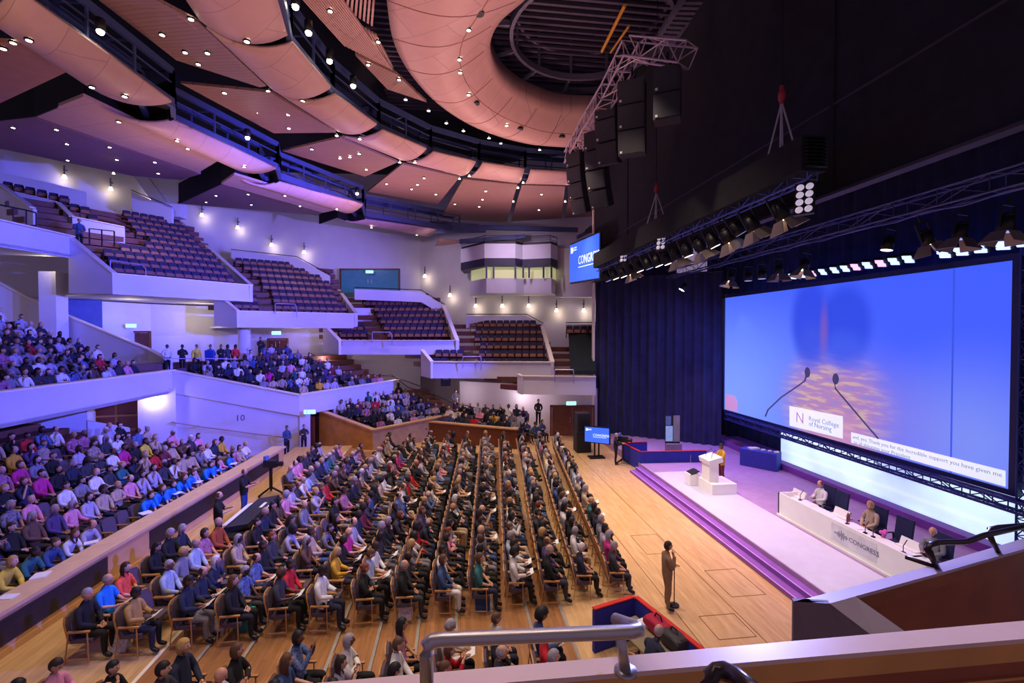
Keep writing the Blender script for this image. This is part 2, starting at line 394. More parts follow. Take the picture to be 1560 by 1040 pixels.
# higher balcony at the very left
H = [at(-20, 283, 30.5), at(25, 293, 31), at(88, 308, 31.5), at(110, 330, 30.5), at(190, 346, 32)]
wall('wall_balcony_front', H[1:], [p.z-1.25 for p in H[1:]], [p.z for p in H[1:]], WHITE)
mb = MB()
for a, c in zip(H[1:], H[2:]): mb.beam(a, c, .3, .07)
mb.beam(at(0, 280, 29.5), at(50, 316, 28.4), .3, .07)
struct('trim_balcony_cap', mb, CAP)
wall('wall_balcony_side', [at(-30, 262, 29.8), at(50, 316, 28.4)], [CAMH+5.5, CAMH+6.2], [CAMH+10.3, CAMH+7.7], WHITE)
mb = MB()
for i in range(4):
    a, c = H[1]+Vector((-.3*i, .75*i+.2, -.9+.42*i)), H[4]+Vector((-.3*i, .75*i+.2, -.2+.42*i))
    mb.prism([a, c, c+Vector((-.3, .75, 0)), a+Vector((-.3, .75, 0))], .1)
struct('floor_balcony', mb, TREAD)
wall('wall_balcony_back', [at(-20, 261, 34), at(66, 278, 35), at(130, 296, 36)], [CAMH+9.8]*3, [at(-20, 258, 34).z, at(66, 276, 35).z, at(130, 292, 36).z], WHITE)
mb = MB(); mb.prism([at(203, 268, 37), at(222, 266, 37), at(262, 318, 37), at(240, 318, 37)], Vector((0, 2, 0))); struct('trim_buttress', mb, WHITE)
mb = MB(); mb.prism([at(222, 266, 37.2), at(274, 268, 37.2), at(274, 330, 37.2), at(262, 330, 37.2)], Vector((0, 1, 0))); struct('trim_buttress', mb, WHITE)
# ---- lower gallery zigzag
P0 = up(at(-70, 600, 14.6), CAMH-2.07); P1 = up(at(262, 565, 25.6), CAMH-2.07); P2 = at(456, 602, 28); P3 = at(606, 579, 35)
gal = [P0, P1, P2, P3]
mb = MB()
for a, c in zip(gal, gal[1:]):
    d = (up(c, 0)-up(a, 0)).normalized(); n = Vector((-d.y, d.x, 0))
    mb.prism([a-Vector((0, 0, 1.25)), c-Vector((0, 0, 1.25)), c, a], n*.22)
struct('wall_gallery_front', mb, WHITE)
mb = MB()
for a, c in zip(gal, gal[1:]): mb.beam(a+Vector((-.05, .1, .03)), c+Vector((-.05, .1, .03)), .4, .07)
struct('trim_gallery_cap', mb, CAP)
wall('wall_left', [P1+Vector((.05, .12, 0)), P2+Vector((-.1, .12, 0))], 0, [P1.z-1.2, P2.z-1.2], WHITE)
wall('wall_left_return', [P2+Vector((.0, .05, 0)), P2+(P3-P2)*.09], 0, [P2.z-1.2, P2.z-1.2], WHITE)
wall('wall_left_return', [P2+(P3-P2)*.3, P3], 0, [P2.z-1.2, P3.z-1.2], WHITE)
wall('wall_left_return', [P2+(P3-P2)*.05+Vector((-.3, .3, 0)), P2+(P3-P2)*.4+Vector((-.3, .3, 0))], 2.35, P2.z-1.0, WHITE)
mb = MB(); d1 = (up(P1, 0)-up(P0, 0))
mb.prism([up(P0, P0.z-1.25), up(P1, P0.z-1.25), up(P1, P0.z-1.25)+Vector((-5, .6, 0)), up(P0, P0.z-1.25)+Vector((-5, 0, 0))], .15); struct('ceiling_soffit', mb, WHITE)
wall('wall_rear_lower', [at(46, 640, 20.6), at(133, 640, 21.8)], 0, 4.25, WHITE)
wall('wall_rear_lower', [at(133, 640, 21.8), at(146, 640, 24.6)], 0, 4.25, WHITE)
wall('trim_pier', [at(210, 640, 24.6), at(268, 640, 25.5)], 0, 4.2, WHITE, .6)
mb = MB(); a, c = at(140, 640, 24.8), at(214, 640, 25.6)
mb.prism([up(a, .5), up(c, .5), up(c, 4.0), up(a, 4.0)], Vector((-.3, .4, 0)))
struct('wall_rear_panel', mb, WALNUT)
mb = MB(); mb.beam(up(a, 2.7), up(c, 2.7), .2, .1); mb.beam(up(a, 1.9), up(c, 1.9), .2, .12); mb.beam(up((a+c)/2, .5), up((a+c)/2, 3.9), .1, .1)
struct('trim_panel', mb, OAK)
a, c = at(133, 641, 20.2), at(198, 652, 21.3)
wall('wall_stub', [a, c], [.6, .6], [a.z, c.z], WHITE, .3)
# rear lower corner opening
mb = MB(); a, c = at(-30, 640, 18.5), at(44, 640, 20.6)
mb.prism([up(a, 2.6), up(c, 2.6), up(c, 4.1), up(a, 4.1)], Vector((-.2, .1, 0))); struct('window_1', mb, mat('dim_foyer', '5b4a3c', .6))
mb = MB()
for x in (2, 35, 44): 
    p = at(x, 640, 20.2); mb.beam(up(p, 2.5), up(p, 4.15), .12, .15)
struct('trim_window', mb, mat('pale_mullion', 'b9a57c', .5))
# gallery rear rows floor (behind P0-P1) and the sloping stair wall
mb = MB()
for r in range(9):
    x = -16.6-.9*r; z = 4.3+.4*r
    mb.prism([(x, 8, z-.5), (x, 28.4+.1*r, z-.5), (x-.9, 28.4+.1*r, z-.5), (x-.9, 8, z-.5)], .5)
struct('floor_gallery', mb, TREAD)
a, b_, c = at(93, 477, 29.5), at(226, 532, 28.6), at(256, 548, 27.6)
wall('wall_gallery_stair', [a, b_, c], [4.2, 4.2, 4], [a.z, b_.z, c.z], WHITE, .25)
mb = MB(); mb.beam(a+Vector((0, .1, 0)), b_+Vector((0, .1, 0)), .3, .07); mb.beam(b_+Vector((0, .1, 0)), c+Vector((0, .1, 0)), .3, .07); struct('trim_stair_cap', mb, CAP)
a, c = at(-10, 425, 29), at(70, 466, 29.6)
wall('wall_gallery_stair', [a, c], [5, 5], [a.z, c.z], WHITE, .25)
mb = MB(); mb.beam(a, c, .3, .07); struct('trim_stair_cap', mb, CAP)
p = at(82, 470, 28.6); mb = MB(); mb.box((p.x, p.y, 7.5), (.95, .9, 7)); struct('trim_column', mb, WHITE)
p = at(372, 500, 34.5); mb = MB(); mb.tube(up(p, 3), up(p, CAMH+.6), .42, 16); struct('trim_column', mb, WHITE, True)
# recess left of the gallery door, blue light put into its colour
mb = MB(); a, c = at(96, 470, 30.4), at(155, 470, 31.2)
mb.prism([up(a, CAMH-.2), up(c, CAMH-.2), up(c, CAMH+2.5), up(a, CAMH+2.5)], Vector((-.1, .2, 0))); struct('wall_recess', mb, mat('blue_lit_recess', '5d6aa8', .7))
# second gallery block floor (behind P2-P3)
rd = (up(P3, 0)-up(P2, 0)).normalized(); bd = Vector((-rd.y, rd.x, 0))
mb = MB(); w_ = up(P1-P2, 0); sl = w_.dot(rd)/w_.dot(bd)
for r in range(8):
    z = 2.75+.38*r; b0 = .25+.9*r; s0 = sl*b0+.35; s1 = 8.8
    A_ = up(P2, 0)+bd*b0+rd*s0; B_ = up(P2, 0)+bd*b0+rd*s1; C_ = up(P2, 0)+bd*(b0+.9)+rd*(sl*(b0+.9)+.35)
    mb.prism([up(A_, z-.5), up(B_, z-.5), up(B_+bd*.9, z-.5), up(C_, z-.5)], .5)
struct('floor_gallery', mb, TREAD)
# ---- wood-fronted side blocks F and G
Q0, Q1, Q2 = at(486, 625, 29.6), at(568, 655, 28.3), at(720, 625, 33)
G0, G1 = at(652, 642, 30.8), at(787, 654, 28.6)
def woodfront(name, pts, m, z0=0):
    mb = MB(); cap = MB()
    for a, c in zip(pts, pts[1:]):
        d = (up(c, 0)-up(a, 0)).normalized(); n = Vector((-d.y, d.x, 0))
        mb.prism([up(a, z0), up(c, z0), c, a], n*.2); cap.beam(a+n*.1, c+n*.1, .38, .08)
    struct(name, mb, m); struct('trim_wood_cap', cap, LEDGE)
woodfront('wall_side_block', [Q0, Q1], OAK); woodfront('wall_side_block', [Q1, Q2], mat('purple_lit_front', 'b49ab0', .6))  # second front has the purple light put into its colour
woodfront('wall_side_block', [G0, G1, up(at(790, 654, 30), G1.z)], DOORW)
fr = (up(Q2, 0)-up(Q1, 0)).normalized(); fb = Vector((-fr.y, fr.x, 0))
mb = MB(); w_ = up(Q0-Q1, 0); sl = w_.dot(fr)/w_.dot(fb)
for r in range(8):
    b0 = .2+.9*r; z = .45+.3*r; A_ = up(Q1, 0)+fb*b0+fr*(sl*b0+.3); B_ = up(Q1, 0)+fb*b0+fr*7.6; C_ = up(Q1, 0)+fb*(b0+.9)+fr*(sl*(b0+.9)+.3)
    mb.prism([up(A_, 0), up(B_, 0), up(B_+fb*.9, 0), up(C_, 0)], z)
struct('floor_side_block', mb, TREAD)
gr = (up(G1, 0)-up(G0, 0)).normalized(); gb = Vector((-gr.y, gr.x, 0))
mb = MB()
for r in range(3):
    b0 = .2+.9*r; A_ = up(G0, 0)+gb*b0+gr*.2; B_ = up(G1, 0)+gb*b0
    mb.prism([up(A_, 0), up(B_, 0), up(B_+gb*.9, 0), up(A_+gb*.9, 0)], .4+.25*r)
struct('floor_side_block', mb, TREAD)
# ---- rear stalls block with its maple ledge
def lx(Y): return -9.5+.05*(Y-10.9)
LE = 24.9
def lpr(x0, x1, y0, y1, z0, z1): return [(lx(y0)+x0, y0, z0), (lx(y1)+x0, y1, z0), (lx(y1)+x1, y1, z0), (lx(y0)+x1, y0, z0)], z1-z0
mb = MB(); mb.prism(*lpr(-.35, 0, 4, LE, 0, 1.28)); mb.prism(*lpr(-.35, .03, 4, LE, 0, .5)); struct('wall_ledge', mb, LEDGE)
mb = MB(); mb.prism(*lpr(-.58, .08, 4, LE+.1, 1.28, 1.37)); struct('trim_ledge_top', mb, mat('ledge_top_maple', 'dcb890', .45, vary=.08))
for y0, y1 in ((4, 13.6), (15.2, LE-.6)):
    mb = MB(); mb.k = 0; mb.prism(*lpr(0, .012, y0, y1, .6, 1.16)); mb.k = 1
    for i in range(14): mb.prism(*lpr(.012, .03, y0, y1, .62+.04*i, .635+.04*i))
    o = mb.build('ledge_grille', [BLACKM, GRILLE]); tag(o, 'dark slatted vent grille in the maple ledge wall, %s stretch' % ('nearer' if y0 < 10 else 'farther'), 'vent')
mb = MB()
for r in range(11):
    x = -9.75-.9*r; z = .55+.27*r
    mb.prism([(x, 4, 0), (x+.7, 25.5-.3*r, 0), (x+.7-.9, 25.5-.3*r, 0), (x-.9, 4, 0)], z)
struct('floor_rear_block', mb, TREAD)
# ================================================================== CEILING
def npanel(name, pts, m, th=.12):               # pts: (px,py,zr)
    mb = MB(); mb.prism([atr(*p) for p in pts], th); return struct(name, mb, m)
def gapless(pts, zr): return [(x, y, zr) for x, y in pts]
# dark void above everything
mb = MB(); mb.box((-8, 20, 22.6), (60, 64, .2)); struct('ceiling', mb, VOID)
ZA, ZB, ZC = 9.4, 9.0, 9.0
Z1B, Z1T = 9.3, 10.5        # inner gantry
Z2B, Z2T = 8.6, 9.8         # outer gantry
def lip(A, B, C, D, zi, zo, bulge):
    mb = MB(); mb.patch(atr(*A, zi), atr(*B, zi), atr(*C, zo), atr(*D, zo), bulge, 8, 10, .1)
    return struct('ceiling_reflector', mb, PANEL, True)
# curved lips outside the inner gantry:  A,B along the gantry, C,D outer edge
zi, zo, bg = 9.25, 9.0, .45
lip((405, -60), (438, 54), (304, 31), (236, -70), zi, zo, bg)
lip((445, 66), (504, 134), (416, 138), (314, 43), zi, zo, bg*.8)
lip((510, 145), (574, 190), (514, 200), (424, 143), zi, zo, bg*.6)
lip((583, 199), (650, 227), (611, 244), (521, 208), zi, zo, bg*.5)
lip((660, 232), (725, 247), (704, 268), (619, 247), zi, zo, bg*.4)
lip((735, 249), (799, 258), (790, 279), (714, 270), zi, zo, bg*.35)
lip((808, 260), (868, 263), (868, 282), (800, 280), zi, zo, bg*.3)
# flat slatted reflectors between the gantries
def slat(pts):
    n = len(pts); return npanel('ceiling_reflector', pts, SLAT, .1)
so = 10.0
slat([(140, -8, so), (222, -8, 9.1), (304, 35, 9.1), (406, 131, 9.1), (396, 133, 9.15), (269, 92, so)])
slat([(275, 127, so), (412, 141, 9.1), (512, 202, 9.1), (417, 203, 9.7)])
slat([(430, 230, so), (518, 210, 9.1), (606, 247, 9.1), (556, 269, so)])
slat([(560, 292, so), (613, 250, 9.1), (700, 270, 9.1), (667, 311, so)])
slat([(671, 333, so), (706, 273, 9.1), (788, 281, 9.1), (772, 339, so)])
slat([(778, 339, so), (795, 282, 9.1), (861, 284, 9.1), (854, 339, so)])
slat([(859, 339, so), (870, 285, 9.1), (935, 286, 9.1), (930, 339, so)])
# slatted panels between inner gantry and the oval reflector: separate battens on a dark back
def battens(quad, zr, n):
    a, b, c, d = [atr(x, y, z) for (x, y), z in zip(quad, zr)]
    mb = MB()
    for i in range(n):
        u0, u1 = (i+.08)/n, (i+.62)/n
        P = [a+(b-a)*u0, a+(b-a)*u1, d+(c-d)*u1, d+(c-d)*u0]
        mb.prism(P, .1)
    return struct('ceiling_battens', mb, PANEL)
z3 = 10.8
battens([(448, -14), (512, -14), (600, 108), (524, 70)], [10.6, 11, 11, 10.6], 15)
battens([(518, -30), (576, -30), (570, 42), (512, 6)], [11, 11.4, 11.4, 11], 9)
battens([(505, 16), (575, 56), (602, 108), (540, 78)], [11, 11.3, 11.2, 10.8], 13)
npanel('ceiling_reflector', [(541, 84, 10.7), (604, 113, 11), (650, 156, 11), (590, 136, 10.7)], SLAT)
# oval reflector around the dark opening: outer edge -> inner edge
outer = [(585, -40), (589, 0), (598, 58), (620, 105), (660, 152), (708, 186), (760, 208), (815, 221), (905, 227)]
inner = [(838, -40), (800, 0), (760, 36), (746, 74), (757, 115), (786, 143), (822, 160), (858, 170), (915, 172)]
mb = MB(); mbv = []
N = 40
def samp(P, u):
    x = u*(len(P)-1); i = min(int(x), len(P)-2); f = x-i
    p0, p1, p2, p3 = P[max(i-1, 0)], P[i], P[i+1], P[min(i+2, len(P)-1)]
    return tuple(.5*((2*p1[k])+(-p0[k]+p2[k])*f+(2*p0[k]-5*p1[k]+4*p2[k]-p3[k])*f*f+(-p0[k]+3*p1[k]-3*p2[k]+p3[k])*f**3) for k in (0, 1))
M_ = 14; vs = []; ring = []
for i in range(N+1):
    o, n_ = samp(outer, i/N), samp(inner, i/N); a, b_ = atr(*o, 10.4), atr(*n_, 11.6); ring.append((a, b_))
    for j in range(M_+1):
        v = j/M_; p = a*(1-v)+b_*v; p.z = CAMH+10.4+1.2*v-.55*math.sin(math.pi*min(1, v*1.05))
        vs.append(p)
    vs.append(b_+Vector((0, 0, .9)))
W_ = M_+2; fs = [(i*W_+j, (i+1)*W_+j, (i+1)*W_+j+1, i*W_+j+1) for i in range(N) for j in range(W_-1)]
mb.add(vs, fs); o = struct('ceiling_oval_reflector', mb, PANEL, True)
so_ = o.modifiers.new('thick', 'SOLIDIFY'); so_.thickness = .1; so_.offset = 1
SEAMD = mat('reflector_seam', '8f5a4c', .7)
mb = MB()
for i in range(0, N+1, 5):
    for j in range(M_-1): mb.beam(vs[i*W_+j]-Vector((0, 0, .005)), vs[i*W_+j+1]-Vector((0, 0, .005)), .03, .012)
for i in range(N): mb.beam(vs[i*W_+9]-Vector((0, 0, .005)), vs[(i+1)*W_+9]-Vector((0, 0, .005)), .03, .012)
struct('trim_reflector', mb, SEAMD)
# lower reflectors outside the outer gantry
l2, l3 = 8.5, 8.3
lip((20, -20), (262, 156), (100, 108), (-60, 0), l2, l2, .5)
npanel('ceiling_reflector', [(-40, 60, l3), (38, 68, l3), (101, 110, l3), (-40, 176, l3)], mat('brown_reflector', 'b07c62', .55, vary=.08))
lip((262, 183), (421, 257), (333, 243), (129, 146), l2, l2, .45)
npanel('ceiling_reflector', [(52, 177, 8.6), (127, 147, l3), (230, 196, l3), (335, 243, l3), (302, 263, 8.6)], PANEL)
LOWC = mat('purple_lit_ceiling', '8d6470', .6, vary=.06)  # purple light on the flat ceiling put into its colour
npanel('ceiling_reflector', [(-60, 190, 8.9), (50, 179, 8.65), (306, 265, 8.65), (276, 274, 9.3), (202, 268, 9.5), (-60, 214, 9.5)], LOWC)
lip((424, 277), (553, 312), (514, 319), (356, 266), l2, l2, .4)
npanel('ceiling_reflector', [(337, 280, l3), (357, 266, l3), (440, 291, l3), (515, 319, l3), (492, 324, l3)], PANEL)
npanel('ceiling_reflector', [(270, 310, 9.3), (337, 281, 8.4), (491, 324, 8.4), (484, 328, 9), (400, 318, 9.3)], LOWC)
lip((555, 334), (668, 350), (640, 358), (512, 331), l2, l2, .3)
lip((668, 364), (722, 370), (716, 380), (660, 376), l2, l2, .2)
# dark vertical steps (gaps) between neighbouring reflectors
def gapw(pts, zr0, h):
    mb = MB()
    P = [atr(x, y, zr0) for x, y in pts]
    for a, c in zip(P, P[1:]): mb.prism([a, c, c+Vector((0, 0, h)), a+Vector((0, 0, h))], Vector((.04, .04, 0)))
    return struct('ceiling_step', mb, VOID)
gapw([(-40, 188), (52, 177), (128, 146), (160, 163), (195, 195), (232, 192), (262, 182)], 8.45, 1.6)
gapw([(272, 310), (337, 280), (357, 266), (380, 282), (405, 286), (424, 276)], 8.4, 1.3)
gapw([(486, 341), (514, 331), (530, 338), (555, 334)], 8.3, 1.0)
# ---- lighting gantries: box walkways
def gantry(lo, hi, z0, z1, label, w=1.1, posts=5):
    t = thing('lighting_gantry', label, 'gantry', atr(*lo[0], z0))
    A = [atr(x, y, z0) for x, y in lo]; B = [atr(x, y, z1) for x, y in hi]
    A2 = [atr(x, y, z0) for x, y in lo]; off = []
    for i in range(len(A)):
        d = (A[min(i+1, len(A)-1)]-A[max(i-1, 0)]); d.z = 0; d.normalize(); off.append(Vector((-d.y, d.x, 0))*w)
    back = [a+o for a, o in zip(A, off)]
    mb = MB()
    for P, h in ((A, .34), (back, .22)):
        for a, c in zip(P, P[1:]): mb.beam(a, c, .16, h)
    mb.build('lower_chord', STEEL, t)
    mb = MB()
    T = [Vector((a.x, a.y, CAMH+z1)) for a in A]; Tb = [Vector((a.x, a.y, CAMH+z1)) for a in back]
    for P in (T, Tb):
        for a, c in zip(P, P[1:]): mb.beam(a, c, .14, .24)
    for P, q in ((A, .62), (back, .62)):
        for a, c in zip(P, P[1:]): mb.beam(a+Vector((0, 0, (z1-z0)*q)), c+Vector((0, 0, (z1-z0)*q)), .05, .05)
    mb.build('upper_chord', STEEL, t)
    mb = MB()
    for a, c, a2, c2 in zip(A, A[1:], back, back[1:]): mb.prism([a+Vector((0, 0, .1)), c+Vector((0, 0, .1)), c2+Vector((0, 0, .1)), a2+Vector((0, 0, .1))], .04)
    mb.build('walkway', BLACKM, t)
    h = Vector((0, 0, z1-z0))
    for a, c, a2, c2 in zip(A, A[1:], back, back[1:]):
        n = max(1, int((c-a).length/1.6))
        for i in range(n+1):
            p = a+(c-a)*i/n; p2 = a2+(c2-a2)*i/n; s = .14 if i in (0, n) else .07
            mb = MB(); mb.beam(p, p+h, s, s); mb.beam(p2, p2+h, .06, .06); mb.beam(p+h, p2+h, .06, .06); mb.build('post', STEEL, t)
    return A, back
GN1 = gantry([(415, -60), (430, 0), (442, 62), (507, 141), (577, 194), (656, 230), (730, 249), (800, 260), (880, 266)],
       [(470, -60)]*9, 9.5, 10.7, 'inner dark blue steel lighting gantry curving under the oval reflector')
GN2 = gantry([(-20, -45), (38, 0), (263, 157), (265, 182), (423, 255), (426, 268), (553, 313), (556, 326), (700, 349)],
       [(0, 0)]*9, 8.7, 9.9, 'outer dark blue steel lighting gantry zigzagging above the upper balconies')
# ---- dark opening with its ribbed cylinder
def ringm(c, r, z, w=.14, h=.14, n=40, a0=0, a1=360):
    mb = MB(); P = [Vector((c[0]+r*math.cos(rad(a0+(a1-a0)*i/n)), c[1]+r*math.sin(rad(a0+(a1-a0)*i/n)), z)) for i in range(n+1)]
    for a, b_ in zip(P, P[1:]): mb.beam(a, b_, w, h)
    return mb
oc = atr(900, 40, 13.5)
RIB = mat('dark_mauve_rib', '4a3f58', .6); RIB2 = mat('dark_grey_steel', '5a5468', .55)
dk = thing('roof_drum', 'dark ribbed steel drum inside the oval ceiling opening', 'roof frame', (oc.x, oc.y, CAMH+14))
mb = ringm(oc, 5.2, CAMH+13.4, .2, .25); mb.build('ring', RIB2, dk)
mb = ringm(oc, 3.5, CAMH+13.2, .16, .3); mb.build('ring', RIB2, dk)
mb = ringm(oc, 3.3, CAMH+14.3, .12, .16); mb.build('ring', RIB2, dk)
mb = MB()
for i in range(12):
    a = 2*math.pi*i/12; mb.beam(oc+Vector((3.5*math.cos(a), 3.5*math.sin(a), -.3)), oc+Vector((3.5*math.cos(a), 3.5*math.sin(a), 1.6)), .12, .12)
    mb.beam(oc+Vector((3.5*math.cos(a), 3.5*math.sin(a), -.2)), oc+Vector((7.8*math.cos(a), 7.8*math.sin(a), -.4)), .12, .16)
mb.build('struts', RIB2, dk)
mb = MB()
for i in range(46): mb.box((oc.x-2, oc.y-9+.42*i, CAMH+14.2), (16, .14, .12))
mb.build('louvres', RIB, dk)
# yellow pull-up poles in the opening
yp = MB(); yp.tube(atr(952, 8, 12.3), atr(917, 78, 12.6), .07); yp.tube(atr(958, 40, 12.3), atr(930, 80, 12.6), .05)
tag(yp.build('yellow_pole', mat('safety_yellow', 'c98a1e', .5)), 'yellow poles hanging inside the dark ceiling opening', 'pole')
# louvred access stair / ladder at upper right of the opening
ld = thing('roof_ladder', 'dark steel roof walkway with rungs right of the oval opening', 'walkway', atr(1040, 30, 13))
a, b_, c, d = atr(1000, 60, 12.6), atr(1026, 62, 12.6), atr(1110, -30, 12.8), atr(1060, -30, 12.8)
mb = MB(); mb.beam(a, d, .16, .2); mb.beam(b_, c, .16, .2); mb.build('rails', RIB2, ld)
mb = MB()
for i in range(1, 12): mb.beam(a+(d-a)*i/12, b_+(c-b_)*i/12, .16, .08)
mb.build('rungs', RIB2, ld)
# ---- downlights
dl_me = MB(); dl_me.tube((0, 0, -.03), (0, 0, .04), .07, 12); dl_lamp = dl_me.mesh('downlight_lamp', LAMP)
rm = MB()
for i in range(16):
    a, b2 = 2*math.pi*i/16, 2*math.pi*(i+1)/16; rm.beam((.085*math.cos(a), .085*math.sin(a), 0), (.085*math.cos(b2), .085*math.sin(b2), 0), .035, .05)
dl_rim = rm.mesh('downlight_rim', BLACKM)
DLPOS = []
from mathutils.bvhtree import BVHTree
cv_, cf_ = [], []
for o in bpy.data.objects:
    if o.name.startswith('ceiling_reflector') or o.name.startswith('ceiling_oval') or o.name.startswith('ceiling_battens'):
        n0 = len(cv_); cv_ += [v.co.copy() for v in o.data.vertices]; cf_ += [tuple(i+n0 for i in q.vertices) for q in o.data.polygons]
BVH = BVHTree.FromPolygons(cv_, cf_)
def onceil(px, py, zr):
    h = BVH.ray_cast(CAM, ray(px, py).normalized())[0]
    return h if h is not None else atr(px, py, zr-.1)
def downs(px, zr, where, s=1.0):
    px = sorted(px, reverse=True)
    for i, (x, y) in enumerate(px):
        p = onceil(x, y, zr)-Vector((0, 0, .03)); DLPOS.append(p)
        o = thing('downlight', '%s small downlight from the stage end %s' % (nth(i), where), 'downlight', p, 0, 'ceiling downlights')
        for nm, me in (('lamp', dl_lamp), ('rim', dl_rim)):
            c = bpy.data.objects.new(nm, me); COL.objects.link(c); c.parent = o; c.scale = (s, s, s)
downs([(247, 51), (282, 78), (302, 96), (316, 79)], 9.05, 'on the highest big slatted ceiling panel')
downs([(342, 140), (394, 170), (439, 173), (440, 194), (418, 172)], 9.05, 'on the second slatted ceiling panel')
downs([(475, 226), (518, 240), (547, 233), (558, 257), (533, 238)], 9.05, 'on the third slatted ceiling panel')
downs([(589, 279), (627, 287), (646, 270), (664, 295), (636, 280)], 9.05, 'on the fourth slatted ceiling panel')
downs([(693, 310), (730, 314), (740, 290), (735, 303)], 9.05, 'on the fifth slatted ceiling panel')
downs([(825, 295), (821, 319), (895, 318)], 9.05, 'on the slatted panels nearest the stage')
downs([(291, 27), (376, 61), (409, 137), (461, 152), (513, 205), (548, 210), (609, 246), (632, 246), (700, 271), (715, 267), (789, 285), (797, 277), (782, 306), (867, 285), (861, 306)], 8.95, 'along the dark gaps beside the curved lips')
downs([(5, 72), (20, 63), (44, 59), (140, 131), (190, 145)], 8.2, 'on the brown panel farthest from the stage')
downs([(181, 184), (270, 213), (286, 225), (372, 253), (102, 218), (86, 196), (20, 193), (103, 243), (167, 223), (178, 242), (173, 263), (236, 246), (241, 263)], 8.35, 'on the low ceiling above the highest balcony', .9)
downs([(329, 297), (378, 295), (434, 297), (314, 307), (383, 311), (457, 313)], 8.35, 'on the low ceiling above the second highest balcony', .9)
downs([(513, 318), (566, 346), (635, 357), (680, 379)], 8.2, 'on the low lips nearest the control booth', .9)
downs([(714, 44), (700, 89), (701, 109), (714, 143), (772, 190)], 10.45, 'on the oval reflector', 1.0)
downs([(503, 15), (576, 62), (561, 97), (608, 120), (618, 150), (653, 167), (680, 186), (706, 198), (745, 209), (763, 217), (822, 227)], 10.4, 'along the inner gantry edge', 1.0)
# dark round ports in the oval reflector
for i, (x, y) in enumerate([(730, 21), (725, 158), (792, 197), (856, 209), (879, 209)]):
    p = onceil(x, y, 10.3); mb = MB(); mb.tube(p-Vector((0, 0, .02)), p+Vector((0, 0, .06)), .17, 16)
    tag(mb.build('ceiling_port', BLACKM), '%s small dark round port counted towards the stage in the oval reflector' % nth(i), 'port', 'dark ports in the oval reflector')
# bright lantern lamps inside the gantries
ln = MB(); ln.tube((0, 0, 0), (0, 0, .35), .13, 12); lan_b = ln.mesh('lantern_body', BLACKM, True)
lm = MB(); lm.sphere((0, 0, -.02), .1, 12, 8); lan_l = lm.mesh('lantern_lamp', emis('lantern_glow', 'fff0d2', 24), True)
def lanterns(px, zr, where):
    for i, (x, y) in enumerate(px):
        o = thing('spot_lantern', '%s bright spot lantern inside the %s gantry counted towards the stage' % (nth(i), where), 'lantern', atr(x, y, zr), 0, 'lanterns in the gantries')
        for nm, me in (('body', lan_b), ('lamp', lan_l)):
            c = bpy.data.objects.new(nm, me); COL.objects.link(c); c.parent = o
lanterns([(153, 47), (377, 209), (544, 294)], 9.0, 'outer')
lanterns([(450, 9), (470, 49), (502, 92), (538, 130)], 9.8, 'inner')
# ---- wall lights on the far wall (bell of light below)
sc_b = MB(); sc_b.tube((0, 0, .1), (0, 0, .9), .05, 8); sc_b.box((0, .1, .55), (.12, .3, .1)); scb = sc_b.mesh('sconce_bracket', mat('sconce_grey', '6f6688', .6))
sc_l = MB(); sc_l.tube((0, 0, -.12), (0, 0, .14), .17, 14, .08); scl = sc_l.mesh('sconce_shade', LAMPS, True)
SCON = []
def wallpt(px, py):
    for a, b2 in zip(FW, FW[1:]):
        d = up(b2-a, 0).normalized(); n = Vector((d.y, -d.x, 0)); r = ray(px, py); k = (a-CAM).dot(n)/r.dot(n); p = CAM+r*k
        if -.01 <= up(p-a, 0).dot(d) <= up(b2-a, 0).length: return p-n*(-.45 if n.y < 0 else .45)
for i, (x, y) in enumerate([(98, 271), (168, 289), (231, 304), (312, 329), (366, 348), (417, 374), (466, 385), (651, 421), (689, 450), (728, 466), (768, 466), (808, 466), (850, 473), (891, 473)]):
    p = wallpt(x, y); SCON.append(p)
    o = thing('wall_light', '%s bell shaped wall light from the stage along the far wall' % nth(13-i), 'wall light', p, 0, 'far wall lights')
    for nm, me in (('bracket', scb), ('shade', scl)):
        c = bpy.data.objects.new(nm, me); COL.objects.link(c); c.parent = o
# doors, exit signs
def door(px0, px1, y0, y1, D, n, m, lab, leafs=2):
    a, b2 = at(px0, y1, D), at(px1, y1, D); d = up(b2-a, 0).normalized(); nn = Vector((-d.y, d.x, 0)); h = at(px0, y0, D).z-a.z; b2.z = a.z
    t = bpy.data.objects.new('door_%d' % n, None); COL.objects.link(t); t.location = a; t['kind'] = 'structure'; t['label'] = lab
    W = (b2-a).length; mb = MB()
    for s, e in ((0, .12), (W-.12, W)): mb.prism([a+d*s, a+d*e, a+d*e+nn*.2, a+d*s+nn*.2], h)
    mb.prism([a+Vector((0, 0, h-.12)), b2+Vector((0, 0, h-.12)), b2+nn*.2+Vector((0, 0, h-.12)), a+nn*.2+Vector((0, 0, h-.12))], .12)
    mb.build('frame', DOORW, t)
    for i in range(leafs):
        s, e = .14+(W-.28)*i/leafs+.01, .14+(W-.28)*(i+1)/leafs-.01; mb = MB(); mb.prism([a+d*s+nn*.08, a+d*e+nn*.08, a+d*e+nn*.14, a+d*s+nn*.14], h-.14)
        lf = mb.build('leaf', m, t)
        mb = MB(); k = e-.15 if i == 0 else s+.15; p = a+d*k+nn*.04; mb.tube(p+Vector((0, 0, .9)), p+Vector((0, 0, 1.3)), .025); mb.build('handle', CHROME, t)
    return t
door(196, 228, 504, 560, 33.4, 1, DOORW, 'brown door behind the sloping gallery stair wall')
door(407, 438, 515, 545, 37, 2, DOORW, 'brown door behind the middle gallery crowd')
door(838, 906, 617, 664, 31.6, 3, DOORW, 'wide brown double door left of the stage drape')
